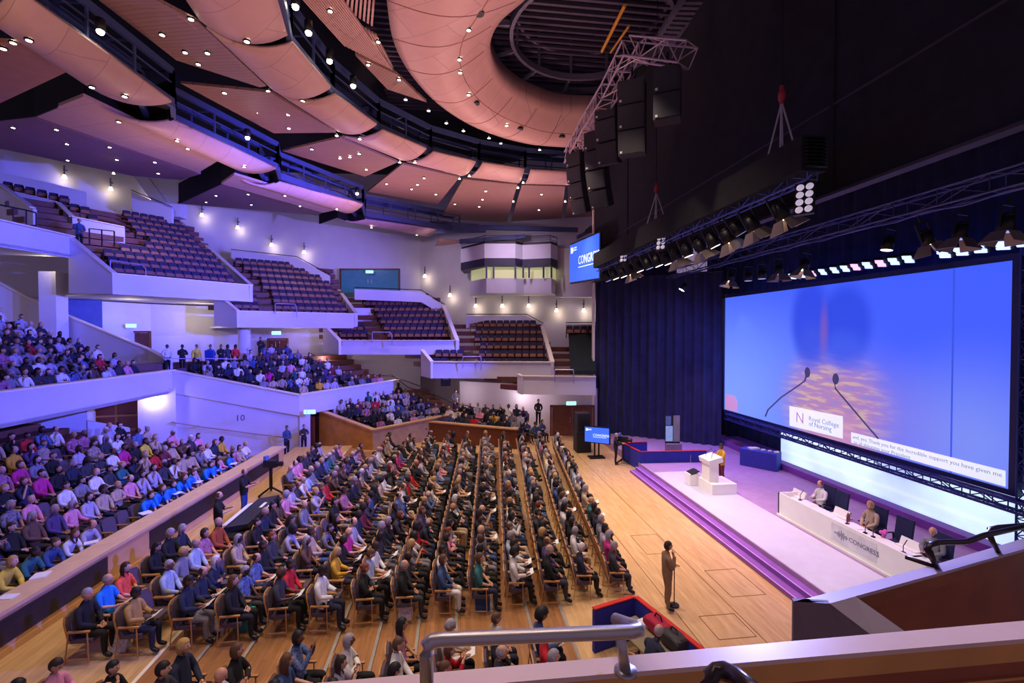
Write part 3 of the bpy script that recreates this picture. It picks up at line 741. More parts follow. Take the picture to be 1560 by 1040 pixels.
t = door(517, 609, 409, 446, 43.2, 4, mat('teal_glass', '3f6a80', .2, emit='2f6a90', estr=.25), 'wide brown framed doorway high on the far wall')
door(457, 478, 634, 690, 28.9, 5, DOORW, 'brown door at the foot of the left wall', 1)
def exit_sign(px, py, D, lab):
    o = thing('exit_sign', lab, 'sign', at(px, py, D)); p = Vector(o.location)
    mb = MB(); mb.box(p, (.7, .08, .28)); mb.build('casing', WHITEP, o)
    mb = MB(); mb.box(p+Vector((0, -.05, 0)), (.64, .02, .22)); mb.build('panel', GREENL, o)
    mb = MB(); mb.box(p+Vector((-.15, -.065, -.02)), (.06, .01, .12)); mb.box(p+Vector((.1, -.065, 0)), (.22, .01, .04)); mb.sphere(p+Vector((-.15, -.065, .07)), .03, 8, 6); mb.build('pictogram', WHITEP, o)
exit_sign(200, 496, 32.6, 'green lit exit sign above the leftmost gallery door')
exit_sign(421, 507, 36.5, 'green lit exit sign above the middle gallery door')
exit_sign(563, 414, 42.8, 'green lit exit sign on the high far doorway')
exit_sign(870, 614, 31.2, 'green lit exit sign above the double door beside the stage')
exit_sign(472, 627, 28, 'green lit exit sign over the passage below the gallery')
# ---- control booth on the far wall
bo = thing('control_booth', 'white faceted control booth with lit windows on the far wall', 'booth', at(780, 440, 37.5))
pl = [at(702, 400, 39.5), at(738, 400, 37), at(785, 400, 37), at(796, 400, 37.6), at(839, 400, 37), at(849, 400, 38), at(850, 400, 40.5)]
pl2 = [at(716, 400, 39.5), at(741, 400, 37.2), at(786, 400, 37.2), at(798, 400, 37.7), at(840, 400, 37.2), at(846, 400, 38.4), at(846, 400, 40.5)]
zz = lambda y: at(780, y, 37).z
def band(name, P, y0, y1, m, inset=0):
    mb = MB(); B = [p+Vector((.35, 2.4, 0)) for p in P]
    mb.prism([up(p, zz(y1)) for p in P]+[up(p, zz(y1)) for p in reversed(B)], zz(y0)-zz(y1)); return mb.build(name, m, bo)
band('upper_fascia', pl, 371, 393, WHITE); band('dark_band', pl, 393, 405, mat('booth_dark_band', '2d2740', .6))
wb = band('window_band', [p+Vector((.1, .3, 0)) for p in pl2], 404, 423, GLASSY)
band('lower_fascia', pl2, 423, 446, WHITE); band('roof', [p+Vector((.1, .4, 0)) for p in pl], 366, 371, BLACKM)
mb = MB()
for x in (741, 785, 797, 840, 828, 752, 806): p = at(x, 414, 37.1); mb.box((p.x, p.y-.02, zz(413.5)), (.14, .1, zz(404)-zz(423)))
mb.build('mullions', mat('mullion_grey', '4a4468', .5), bo)
mb = MB()
P = [up(p+Vector((.1, .6, 0)), zz(356)) for p in pl]
mb.path(P, .03, 6); mb.path([p-Vector((0, 0, .35)) for p in P], .02, 6)
for p in P: mb.tube(p, p-Vector((0, 0, .85)), .025, 6)
mb.build('rail', RIB2, bo)
mb = MB(); mb.prism([at(846, 378, 39), at(905, 378, 37), at(905, 452, 37), at(846, 452, 39)], Vector((.2, 1.5, 0))); struct('wall_booth_return', mb, WHITE)
# dark gantry end over the booth
mb = MB()
for a, c in (((660, 352), (740, 350)), ((655, 340), (730, 345)), ((700, 368), (800, 360)), ((690, 345), (880, 350))): mb.beam(at(*a, 38), at(*c, 38), .3, .35)
mb.prism([at(880, 358, 36), at(915, 340, 36), at(915, 346, 36), at(880, 364, 36)], Vector((0, .3, 0)))
tag(mb.build('roof_beam', STEEL), 'dark steel beams crossing above the control booth', 'beam')
# ================================================================== STAGE
def truss(mb, p, q, s=.3, step=.5, r=.022, r2=.012):      # square lattice truss
    p, q = Vector(p), Vector(q); d = (q-p).normalized(); upv = Vector((0, 0, 1)) if abs(d.z) < .9 else Vector((1, 0, 0))
    y = upv.cross(d).normalized(); z = d.cross(y); L = (q-p).length; n = max(1, int(L/step))
    c = [y*(a*s/2)+z*(b*s/2) for a, b in ((-1, -1), (1, -1), (1, 1), (-1, 1))]
    for k in c: mb.tube(p+k, q+k, r, 6)
    for i in range(n):
        a, b = p+d*(L*i/n), p+d*(L*(i+1)/n)
        for j in range(4):
            k0, k1 = c[j], c[(j+1) % 4]
            if i % 2: k0, k1 = k1, k0
            mb.tube(a+k0, b+k1, r2, 5); mb.tube(a+k0, a+k1, r2, 5)
    return mb
SX = 16.2
yL, yR = atX(1105, 540, SX).y, atX(1543, 600, SX).y; zB, zT = 2.62, 9.33
scr = thing('projection_screen', 'huge blue projection screen showing a speaker above the stage', 'screen', (SX, (yL+yR)/2, zB))
def screen_mat():
    m = bpy.data.materials.new('screen_picture'); m.use_nodes = True; nt = m.node_tree; N = nt.nodes; Lk = nt.links
    b = N['Principled BSDF']; b.inputs['Base Color'].default_value = (.02, .02, .04, 1); b.inputs['Roughness'].default_value = .6
    tc = N.new('ShaderNodeTexCoord'); cur = None
    def val(x): return x
    def mix(fac, a, c, bl='MIX'):
        x = N.new('ShaderNodeMix'); x.data_type = 'RGBA'; x.blend_type = bl
        for s, v in ((0, fac), (6, a), (7, c)):
            if hasattr(v, 'is_output'): Lk.new(v, x.inputs[s])
            else: x.inputs[s].default_value = v
        return x.outputs[2]
    def blob(px, py, rx, ry, soft=.5):
        p = atX(px, py, SX); k = 412/700*1.0; D = (p-CAM).dot(FWD); f = abs(atX(px+1, py, SX).y-p.y)
        s = N.new('ShaderNodeVectorMath'); s.operation = 'SUBTRACT'; Lk.new(tc.outputs['Object'], s.inputs[0]); s.inputs[1].default_value = (0, p.y-scr.location.y, p.z-zB)
        d = N.new('ShaderNodeVectorMath'); d.operation = 'MULTIPLY'; Lk.new(s.outputs[0], d.inputs[0]); d.inputs[1].default_value = (0, 1/(rx*f), 1/(ry*D/700))
        l = N.new('ShaderNodeVectorMath'); l.operation = 'LENGTH'; Lk.new(d.outputs[0], l.inputs[0])
        r = N.new('ShaderNodeMapRange'); r.interpolation_type = 'SMOOTHSTEP'; Lk.new(l.outputs['Value'], r.inputs[0])
        r.inputs[1].default_value = 1+soft*.5; r.inputs[2].default_value = 1-soft; return r.outputs[0]
    def mul(v, k):
        x = N.new('ShaderNodeMath'); x.operation = 'MULTIPLY'; Lk.new(v, x.inputs[0])
        if hasattr(k, 'is_output'): Lk.new(k, x.inputs[1])
        else: x.inputs[1].default_value = k
        return x.outputs[0]
    C = lambda h: (*lin(h), 1)
    cur = mix(mul(blob(1110, 600, 130, 130, 1), .85), C('3f5eff'), C('86a6ff'))
    cur = mix(mul(blob(1480, 680, 170, 130, 1), .8), cur, C('8296f2'))
    nz = N.new('ShaderNodeTexNoise'); mp = N.new('ShaderNodeMapping'); mp.inputs['Scale'].default_value = (1, .5, 3.2)
    Lk.new(tc.outputs['Object'], mp.inputs[0]); Lk.new(mp.outputs[0], nz.inputs['Vector']); nz.inputs['Scale'].default_value = 1.6; nz.inputs['Detail'].default_value = 6
    rp = N.new('ShaderNodeValToRGB'); e = rp.color_ramp.elements; e[0].position = .34; e[0].color = C('9a84c8'); e[1].position = .68; e[1].color = C('e4aa8c')
    x = e.new(.5); x.color = C('c084a8'); x = e.new(.58); x.color = C('d9b49a')
    Lk.new(nz.outputs['Fac'], rp.inputs[0])
    cur = mix(mul(blob(1285, 625, 120, 95, .7), .6), cur, C('8a78dc'))
    cur = mix(mul(blob(1266, 618, 80, 84, .5), .82), cur, rp.outputs['Color'])
    cur = mix(mul(blob(1275, 690, 60, 62, .5), .7), cur, C('c98fc0'))
    cur = mix(mul(blob(1234, 488, 31, 68, .4), .85), cur, C('2a45e4'))
    cur = mix(mul(blob(1240, 528, 26, 36, .6), .7), cur, C('3f58e6'))
    cur = mix(mul(blob(1287, 496, 42, 66, .35), .85), cur, C('2846e2'))
    cur = mix(mul(blob(1285, 535, 38, 34, .6), .5), cur, C('4464f2'))
    cur = mix(mul(blob(1256, 505, 7, 44, .95), .6), cur, C('8a60b0'))
    Lk.new(cur, b.inputs['Emission Color']); b.inputs['Emission Strength'].default_value = 1.0
    return m
mb = MB(); mb.box((SX, (yL+yR)/2, (zB+zT)/2), (.06, yL-yR, zT-zB)); mb.build('picture_panel', screen_mat(), scr)
FRM = mat('screen_frame_navy', '1a1f5a', .5)
mb = MB()
mb.box((SX, (yL+yR)/2, zT+.1), (.2, yL-yR+.4, .2)); mb.box((SX, yL+.1, (zB+zT)/2), (.2, .2, zT-zB+.3)); mb.box((SX, yR-.1, (zB+zT)/2), (.2, .2, zT-zB)); mb.box((SX, (yL+yR)/2, zB-.08), (.2, yL-yR+.4, .16))
mb.build('frame', FRM, scr)
sf = SX-.05
def onscr(pts, name, m, h=.012, dx=0):
    mb = MB(); mb.prism([atX(x, y, sf-dx) for x, y in pts], Vector((-h, 0, 0))); return mb.build(name, m, scr)
p = atX(1452, 500, sf).y; mb = MB(); mb.box((sf, p, (zB+zT)/2), (.01, .05, zT-zB)); mb.build('seam', emis('seam_blue', '3a56d8', .8), scr)
PALE = emis('screen_pale', 'dfe9ee', .85); GREYT = emis('screen_grey_text', '8c93b4', .6); MICB = emis('screen_dark', '4a4a80', .5)
onscr([(1203, 618), (1284, 634), (1284, 668), (1203, 648)], 'name_board_image', PALE)
onscr([(1297, 658), (1532, 717), (1532, 741), (1297, 674)], 'caption_strip', PALE)
onscr([(1106, 600), (1119, 603), (1123, 611), (1123, 627), (1106, 623)], 'corner_image', emis('screen_pink', 'c090b8', .8))
def stext(name, t, px, py, size, m): put_text(name, t, size, frame(atX(px, py, sf-.03), (0, -1, 0), (0, 0, 1)), m, scr, ext=.003)
stext('logo_letter', 'N', 1212, 642, .7, emis('screen_mauve', 'b48cb4', .7)); stext('logo_text', 'Royal College', 1232, 640, .3, GREYT); stext('logo_text', 'of Nursing', 1232, 648, .3, GREYT)
stext('caption_text', 'and, yes, Thank you for the incredible support you have given me', 1299, 667, .195, GREYT)
stext('caption_text', 'to all delegates your President', 1301, 675.5, .19, GREYT)
def simg(name, pts, r, hd):
    mb = MB(); P = [atX(x, y, sf-.02) for x, y in pts]; mb.path(P, r, 8)
    h = atX(*hd, sf-.02); mb.sphere(h, (.02, .17, .24), 14, 10); mb.build(name, MICB, scr, smooth=True)
simg('microphone_image', [(1166, 634), (1170, 624), (1190, 605), (1218, 586), (1226, 580), (1229, 570)], .035, (1230, 567))
simg('microphone_image', [(1338, 668), (1318, 645), (1290, 612), (1273, 592), (1271, 582)], .03, (1273, 577))
# trusses carrying the screen
NAVYT = mat('navy_truss', '25307a', .45, .3)
t = MB(); truss(t, atX(1108, 634, SX-.35), (SX-.35, yR-1.5, 2.28), .3, .6, .045, .018)
tag(t.build('screen_truss', NAVYT), 'navy lattice truss under the big screen', 'truss')
t = MB(); truss(t, (SX-.1, yR-.5, .4), (SX-.1, yR-.5, 10), .34, .5, .03, .018); mb = t
tag(t.build('screen_tower', NAVYT), 'navy lattice tower at the right edge of the big screen', 'truss')
# glowing backdrop below the screen
gm = bpy.data.materials.new('glow_wall'); gm.use_nodes = True; nt = gm.node_tree; b = nt.nodes['Principled BSDF']
tc = nt.nodes.new('ShaderNodeTexCoord'); nz = nt.nodes.new('ShaderNodeTexNoise'); nz.inputs['Scale'].default_value = .35; nz.inputs['Detail'].default_value = 3
rp = nt.nodes.new('ShaderNodeValToRGB'); rp.color_ramp.elements[0].position = .35; rp.color_ramp.elements[0].color = (*lin('9cb8ff'), 1); rp.color_ramp.elements[1].position = .6; rp.color_ramp.elements[1].color = (*lin('d4f4ff'), 1)
nt.links.new(tc.outputs['Object'], nz.inputs['Vector']); nt.links.new(nz.outputs['Fac'], rp.inputs['Fac']); nt.links.new(rp.outputs['Color'], b.inputs['Emission Color']); b.inputs['Emission Strength'].default_value = 1.0
y0 = atX(1190, 690, 16.7).y
mb = MB(); mb.box((16.72, (y0+5)/2, 1.62), (.08, y0-5, 1.85)); tag(mb.build('light_wall', gm), 'long white and pale blue glowing wall below the big screen', 'light wall')
# battens of blue light above the screen
lb = MB(); lb.box((0, 0, .12), (.34, .44, .14)); lb.beam((0, 0, .18), (0, 0, .5), .06, .06); lbm = lb.mesh('led_body', BLACKM)
ll = MB()
for i in range(4): ll.box((-.12+.08*i, .0+(.02 if i % 2 else -.02), .035), (.06, .38, .03))
LEDB = emis('led_blue', '9fb4ff', 2.2); LEDP = emis('led_pink', 'e8b4e8', 1.4)
llm = ll.mesh('led_lens', LEDB); llp = ll.mesh('led_lens_pink', LEDP)
xs = [1192, 1206, 1220, 1236, 1252, 1270, 1286, 1302, 1320, 1340, 1360, 1382, 1436, 1462, 1490, 1524, 1556]
for i, x in enumerate(xs):
    y = 427-(x-1170)*57/390; p = atX(x, y, 15.75)
    o = thing('led_batten', '%s blue glowing batten from the side drape above the big screen' % nth(i), 'stage light', p, 0, 'blue battens above the screen'); o.rotation_euler = (rad(12), rad(48), 0)
    for nm, me in (('body', lbm), ('lens', llp if i in (3, 7, 9) else llm)):
        c = bpy.data.objects.new(nm, me); COL.objects.link(c); c.parent = o
# stage lanterns
def lantern_meshes(key, barn, glow):
    y = MB(); y.beam((-.17, 0, .05), (-.17, 0, -.42), .03, .04); y.beam((.17, 0, .05), (.17, 0, -.42), .03, .04); y.beam((-.17, 0, .05), (.17, 0, .05), .04, .03); y.tube((0, 0, .05), (0, 0, .25), .025, 6)
    b = MB(); b.tube((0, 0, -.18), (0, 0, -.5), .12, 12, .15); b.tube((0, 0, -.12), (0, 0, -.18), .07, 12, .12)
    l = MB(); l.tube((0, 0, -.505), (0, 0, -.5), .13, 14)
    d = MB()
    if barn:
        for a in range(4):
            Mr = Matrix.Rotation(a*math.pi/2, 4, 'Z')
            vs = [Mr @ Vector(v) for v in ((-.14, .15, -.5), (.14, .15, -.5), (.22, .32, -.74), (-.22, .32, -.74))]
            vs2 = [v+Mr @ Vector((0, .012, .006)) for v in vs]; d.add(vs+vs2, [(0, 1, 2, 3), (7, 6, 5, 4), (0, 4, 5, 1), (1, 5, 6, 2), (2, 6, 7, 3), (3, 7, 4, 0)])
    L = [('yoke', y.mesh('yoke', BLACKM)), ('body', b.mesh('body', BLACKM, True)), ('lens', l.mesh('lens', glow))]
    if barn: L.append(('barn_doors', d.mesh('barn_doors', mat('barn_door_metal', '8c7f78', .4, .2))))
    return L
GW = emis('lantern_warm', 'ffd9a0', 22); GD = emis('lantern_dim', '9fa8e0', .8); GX = emis('lantern_white', 'ffeede', 4)
K = {'bw': lantern_meshes('bw', True, GW), 'bd': lantern_meshes('bd', True, GD), 'pw': lantern_meshes('pw', False, GX), 'pd': lantern_meshes('pd', False, GD), 'hot': lantern_meshes('hot', False, emis('lantern_hot', 'ffe0a0', 60))}
SLP = []
def lants(L, X, where, sc):
    for i, (x, y, k, tilt) in enumerate(sorted(L)):
        p = atX(x, y, X); SLP.append(p)
        o = thing('stage_lantern', '%s stage lantern from the side drape hanging on the %s truss' % (nth(i), where), 'stage light', p, 0, 'lanterns on the %s truss' % where); sc = sc*1.0
        o.rotation_euler = (rad(tilt*.3), rad(tilt), 0); o.scale = (sc, sc, sc)
        for nm, me in K[k]:
            c = bpy.data.objects.new(nm, me); COL.objects.link(c); c.parent = o if nm in ('yoke', 'body') else last
            if nm == 'body': last = c
lants([(1178, 302, 'bw', -25), (1135, 322, 'bd', -25), (1112, 330, 'pd', -30), (1099, 342, 'bw', -25), (1077, 350, 'pw', -25), (1058, 359, 'bd', -25), (1040, 366, 'pw', -20), (1024, 373, 'bd', -20), (1010, 380, 'pw', -20), (996, 384, 'pw', -20), (982, 389, 'pd', -20), (968, 394, 'pw', -20), (956, 399, 'bw', -20), (944, 404, 'pw', -20), (932, 408, 'pw', -20), (921, 412, 'pd', -20)], 8.0, 'front', 1.2)
lants([(1047, 428, 'hot', 30), (1116, 410, 'bw', 10), (1140, 408, 'pd', 0), (1161, 404, 'pd', 0), (1187, 396, 'bd', 0), (1229, 388, 'bw', 10), (1357, 352, 'pw', 10), (1404, 343, 'bw', -20), (1466, 330, 'bd', 5), (1536, 316, 'bd', 5)], 13.0, 'rear', 1.15)
# front truss in its black skirt
SK = mat('black_skirt_cloth', '1b191c', .95, vary=.3, scale=3, bump=.4)
a, b_ = atX(1240, 262, 8.0), atX(912, 424, 8.0)
ft = thing('lighting_truss', 'long front lighting truss wrapped in a black cloth skirt', 'truss', (8.0, (a.y+b_.y)/2, a.z))
mb = MB(); mb.box((8.0, (a.y+b_.y)/2, a.z+.42), (.62, b_.y-a.y, .78)); mb.build('skirt', SK, ft)
t = MB(); truss(t, (8, a.y+.05, a.z-.02), (8, b_.y, a.z-.02), .25, .6, .025, .014); t.build('chords', mat('bluish_truss', '6a72b4', .4, .5), ft)
t = MB()
for i in range(9): t.box((8, a.y-.05, a.z+.1+.08*i), (.5, .12, .02))
t.build('end_fringe', BLACKM, ft)
# rear truss
a2, b2 = atX(1600, 258, 13), atX(1010, 440, 13); zt_ = atX(1300, 360, 13).z
t = MB(); zr1, zr2 = CAMH+.272*13*1.0, CAMH+.235*13
p0, p1 = (13, atX(1620, 300, 13).y, zr1+.1), (13, atX(1020, 430, 13).y, zr1+.1)
truss(t, p0, p1, .45, 1.2, .035, .014)
t.path([(12.85, p1[1]-i*(p1[1]-p0[1])/20, zr1-.18-.1*math.sin(i*1.3)**2) for i in range(21)], .03, 6)
tag(t.build('lighting_truss', mat('blue_steel_truss', '5a5f9a', .4, .5)), 'rear lighting truss with cables crossing above the big screen', 'truss')
# lamp clusters (blinders)
bl = MB(); bl.box((0, 0, 0), (.12, .5, .95)); blm = bl.mesh('housing', BLACKM)
bb = MB()
for i in range(4):
    for j in (-1, 1): bb.sphere((-.06, j*.115, .34-.225*i), (.04, .1, .1), 12, 8)
bbm = bb.mesh('bulbs', mat('blinder_bulb', 'cfc0d8', .25, .3, emit='e8d8f0', estr=.5), True)
for x, y, s, w in ((1226, 303, .8, 'nearest'), (1008, 367, .8, 'middle'), (951, 388, .8, 'farthest')):
    p = atX(x, y, 7.9); o = thing('blinder_lamp', '%s eight bulb blinder hanging on the front truss' % w, 'stage light', p, 0, 'blinders on the front truss'); o.scale = (s, s, s); o.rotation_euler = (0, rad(12), rad(40))
    for nm, me in (('housing', blm), ('bulbs', bbm)):
        c = bpy.data.objects.new(nm, me); COL.objects.link(c); c.parent = o
# rigging slings
SLG = mat('grey_sling', 'b9b2bc', .6); HOOK = mat('red_hook', 'a8303a', .5)
for (hx, hy), feet, lab in (((1191, 140), [(1177, 246), (1186, 242), (1197, 236), (1205, 228)], 'nearer'), ((1000, 284), [(990, 352), (996, 348), (1004, 342), (1008, 337)], 'farther')):
    h = atX(hx, hy, 8.0); o = thing('rigging_sling', '%s hoist sling with red hook above the front truss' % lab, 'sling', h)
    mb = MB()
    for i, (x, y) in enumerate(feet):
        q = atX(x, y, 8.0); mb.tube(h-Vector((0, 0, .25)), (7.72 if i % 2 else 8.28, q.y, a.z+.8), .022, 6)
    mb.build('straps', SLG, o)
    mb = MB(); mb.sphere(h-Vector((0, 0, .1)), (.09, .09, .18), 10, 8); mb.tube(h-Vector((0, 0, .3)), h+Vector((0, 0, .15)), .05, 8); mb.build('hook', HOOK, o)
    mb = MB(); mb.tube(h+Vector((0, 0, .1)), h+Vector((0, 0, 8)), .015, 6); mb.build('chain', BLACKM, o)
# aluminium curved truss with speaker arrays
PT = [atX(1048, 84, 6.6), atX(962, 74, 5.6), atX(928, 140, 5.5), atX(896, 190, 5.6), atX(868, 240, 5.8)]
t = MB()
for p, q in zip(PT, PT[1:]): truss(t, p, q, .55, .6, .035, .02)
tag(t.build('speaker_truss', mat('mauve_lit_aluminium', 'b8a2ae', .4, .4)), 'curved aluminium truss carrying the hanging loudspeakers', 'truss')
CAB = mat('speaker_grey', '302d36', .7); LOGO = mat('speaker_badge', 'd8d4dc', .4)
def array(px, tops, D0, n, w, h, lab, yawd, curve):
    x, y = px; p = at(x, y, D0); o = thing('speaker_array', lab, 'loudspeaker', p)
    q = Vector((0, 0, 0)); ang = 0
    for i in range(n):
        mb = MB(); Mr = Matrix.Rotation(rad(yawd), 4, 'Z') @ Matrix.Rotation(rad(ang), 4, 'Y')
        c = p+q+Mr @ Vector((0, 0, -h/2)); mb.box(c, (.55, w, h-.03), M=Mr)
        mb.box(c+Mr @ Vector((-.28, 0, 0)), (.02, w-.08, h-.1), M=Mr)
        cb = mb.build('cabinet', CAB, o)
        mb = MB(); mb.box(c+Mr @ Vector((-.295, w*.38, -h*.36)), (.012, .07, .07), M=Mr); bd_ = mb.build('badge', LOGO, cb, org=p)
        q = q+Mr @ Vector((0, 0, -h)); ang -= curve
    mb = MB(); mb.beam(p, p+Vector((0, 0, .5)), .06, .06); mb.beam(p+Vector((0, -.3, .1)), p+Vector((0, .3, .1)), .08, .08); mb.build('hanger', BLACKM, o)
array((1017, 106), 0, 13.6, 2, .75, .77, 'two box loudspeaker array hanging highest by the black header', 60, 1)
array((963, 126), 0, 15, 3, .85, .78, 'three box loudspeaker array left of the two box one', 60, 4)
array((925, 152), 0, 17.5, 3, .8, .8, 'three box loudspeaker array above the lower curved ones', 50, 7)
array((908, 202), 0, 19.5, 4, .85, .78, 'larger of the two lowest curved loudspeaker arrays', 45, 8)
array((878, 232), 0, 22, 4, .8, .72, 'smaller of the two lowest curved loudspeaker arrays, before the ceiling', 40, 7)
# hanging side screen and the floor monitor
def blue_screen(pts, D, lab, name, stand=None, cat='screen', cs=1):
    P = [at(x, y, d) for (x, y), d in zip(pts, D)]    # tl, tr, br, bl
    P[2].x, P[2].y = P[1].x, P[1].y; P[3].x, P[3].y = P[0].x, P[0].y
    o = thing(name, lab, cat, (P[2]+P[3])/2); ux = (P[1]-P[0]).normalized(); uy = Vector((0, 0, 1)); n = ux.cross(uy).normalized()
    if (CAM-P[0]).dot(n) < 0: n = -n
    mb = MB(); mb.prism(P, -n*.05); mb.build('picture_panel', emis('congress_blue', '3a6af0', .95) if 'congress_blue' not in MATS else MATS['congress_blue'], o)
    W = (P[1]-P[0]).length; H = P[0].z-P[3].z
    mb = MB(); e = .06*cs
    Q = [P[0]-ux*e+uy*e, P[1]+ux*e+uy*e, P[2]+ux*e-uy*e, P[3]-ux*e-uy*e]; mb.prism([q-n*.06 for q in Q], -n*.12); mb.build('casing', BLACKM, o)
    WT = MATS.get('screen_white') or emis('screen_white', 'e4f2ff', 1.0)
    put_text('title_text', 'CONGRESS', W*.135, frame(P[3]+ux*W*.34+uy*H*.42+n*.01, ux, uy), WT, o, ext=.002)
    mb = MB(); mb.prism([P[3]+ux*W*a_+uy*H*b_+n*.008 for a_, b_ in ((.34, .34), (.9, .34), (.9, .36), (.34, .36))], n*.004); mb.build('title_rule', WT, o)
    mb = MB(); mb.prism([P[3]+ux*W*a_+uy*H*b_+n*.008 for a_, b_ in ((.05, .76), (.13, .76), (.16, .84), (.13, .92), (.05, .92))], n*.004)
    for k in range(2): mb.prism([P[3]+ux*W*a_+uy*H*(b_-.06*k)+n*.008 for a_, b_ in ((.17, .87), (.28, .87), (.28, .9), (.17, .9))], n*.004)
    mb.build('logo_mark', WT, o); return o, P
blue_screen([(868, 374), (912, 355), (912, 423), (868, 430)], [33.5, 27.5, 27.5, 33.5], 'blue hanging side screen reading CONGRESS left of the stage drape', 'side_screen', cs=2)
o, P = blue_screen([(891, 650), (927.5, 653), (927.5, 676), (891, 672)], [26.8, 26.2, 26.2, 26.8], 'blue floor monitor reading CONGRESS on a black stand', 'floor_monitor')
bx, by = (P[2].x+P[3].x)/2+.02, (P[2].y+P[3].y)/2+.12
mb = MB(); mb.box((bx, by, .04), (.9, .6, .06)); mb.build('base', BLACKM, o)
mb = MB(); mb.tube((bx-.1, by, .05), (bx-.1, by, P[3].z+.3), .05); mb.tube((bx+.15, by, .05), (bx+.15, by, P[3].z+.3), .05); mb.build('column', BLACKM, o)
p = atz(891, 691, 0); o = thing('speaker_stack', 'tall black loudspeaker stack standing behind the floor monitor', 'loudspeaker', (p.x, p.y+.6, 0))
for i, (h, w) in enumerate(((1.25, .9), (1.1, .8))):
    mb = MB(); mb.box((p.x, p.y+.6, (.03 if i == 0 else 1.28)+h/2), (w, .8, h)); c = mb.build('cabinet', CAB, o)
    mb = MB(); mb.box((p.x, p.y+.19, (.03 if i == 0 else 1.28)+h/2), (w-.1, .02, h-.12)); mb.build('grille', BLACKM, c, org=o.location)
# blue clothed booths
def booth(pts, z0, z1, lab, th=.07):
    o = thing('cloth_booth', lab, 'booth', up(pts[0], z0)); cl = MB(); tr = MB()
    for a, c in zip(pts, pts[1:]):
        d = (up(c, 0)-up(a, 0)).normalized(); n = Vector((-d.y, d.x, 0))*th
        cl.prism([up(a, z0), up(c, z0), up(c, z1-.05), up(a, z1-.05)], n); tr.prism([up(a, z1-.03)-n*.1, up(c, z1-.03)-n*.1, up(c, z1)-n*.1, up(a, z1)-n*.1], n*1.2)
    cl.build('panel', BLUECL, o); tr.build('top_trim', REDTRIM, o); return o
booth([(10.9, 25.1), (9.4, 25.0), (9.62, 22.95), (13.2, 22.75)], .02, 1.02, 'blue clothed booth with red trim beside the lectern')
booth([(3.1, 9.9), (4.18, 10.25), (4.85, 8.1)], .02, 1.02, 'blue clothed booth with red trim on the front floor', .09)
mb = MB(); p = atz(1052, 722, .42); mb.tube((p.x, p.y, .41), (p.x, p.y, 1.35), .012, 6); mb.tube((p.x, p.y, .41), (p.x, p.y, .44), .12, 12)
tag(mb.build('microphone_stand', CHROME), 'thin microphone stand before the blue booth', 'stand')
# lit display panel against the drape
o = thing('display_panel', 'tall shiny display panel with pale posters in front of the drape', 'display', atz(1024, 688, .4)); c = Vector(o.location)
ux = RGT
def dp(x0, x1, z0, z1, m, nm, d=.05):
    mb = MB(); mb.prism([c+ux*x0+Vector((0, 0, z0)), c+ux*x1+Vector((0, 0, z0)), c+ux*x1+Vector((0, 0, z1)), c+ux*x0+Vector((0, 0, z1))], Vector((0, -d, 0))); mb.build(nm, m, o)
dp(-.42, .42, 0, .5, mat('grey_plinth', '8a7a80', .5), 'plinth', .3); dp(-.42, .42, .5, 2.1, BLACKM, 'back_board', .04)
dp(-.4, -.1, 1.55, 2.06, mat('slate_poster', '6a86a0', .4), 'poster', .06); dp(-.4, .0, .62, 1.5, mat('pale_cyan_poster', 'a8d0dc', .3, emit='a8d0dc', estr=.2), 'poster', .06); dp(.04, .4, .6, 2.1, mat('olive_poster', '9a9888', .35), 'poster', .06)
# blue-draped side table
a = atz(1127, 708, .4); b_ = atz(1183, 719, .4); d = (b_-a).normalized(); n = Vector((-d.y, d.x, 0))
o = thing('draped_table', 'blue draped table with small items at the back of the stage', 'table', a)
mb = MB(); mb.prism([a, b_, b_+n*.75, a+n*.75], .86); mb.build('cloth', mat('dusty_blue_cloth', '3c46a8', .8), o)
for i, (s, w) in enumerate(((.55, .5), (1.0, .2), (1.3, .16), (1.6, .22))):
    p = a+d*s+n*.35; mb = MB(); mb.box((p.x, p.y, 1.31), (w, w*.6, .07)); tag(mb.build('table_item', WHITEP), '%s pale small box from the lectern end of the blue draped table' % nth(i), 'box', 'items on the draped table')
# lectern
L0 = atz(1086, 747, .42); o = thing('lectern', 'white stepped lectern on the white stage runway', 'lectern', L0); c = Vector(L0)
mb = MB(); mb.box(c+Vector((.2, 0, .22)), (1.1, 1.1, .44)); mb.build('base', WHITEP, o)
mb = MB(); mb.box(c+Vector((-.1, .05, .85)), (.42, .6, .85)); mb.build('column', WHITEP, o)
mb = MB(); Mr = Matrix.Rotation(rad(-14), 4, 'Y'); mb.box(c+Vector((-.08, .05, 1.36)), (.62, .85, .22), M=Mr); mb.build('top', WHITEP, o)
mb = MB()
for s in (-.2, .25): mb.path([c+Vector((-.2, s, 1.45)), c+Vector((-.15, s, 1.65)), c+Vector((.05, s*.6, 1.78))], .012, 6)
mb.build('microphones', BLACKM, o)
p = atz(1055, 737, .42); mb = MB(); mb.box((p.x, p.y, .42+.26), (.5, .5, .5)); bx_ = mb.build('prompt_box', WHITEP)
tag(bx_, 'small white box with dark screen beside the lectern', 'box')
mb = MB(); Mr = Matrix.Rotation(rad(-20), 4, 'Y'); mb.box((p.x, p.y, .98), (.42, .5, .04), M=Mr); s_ = mb.build('screen', BLACKM, bx_, org=(0, 0, 0))
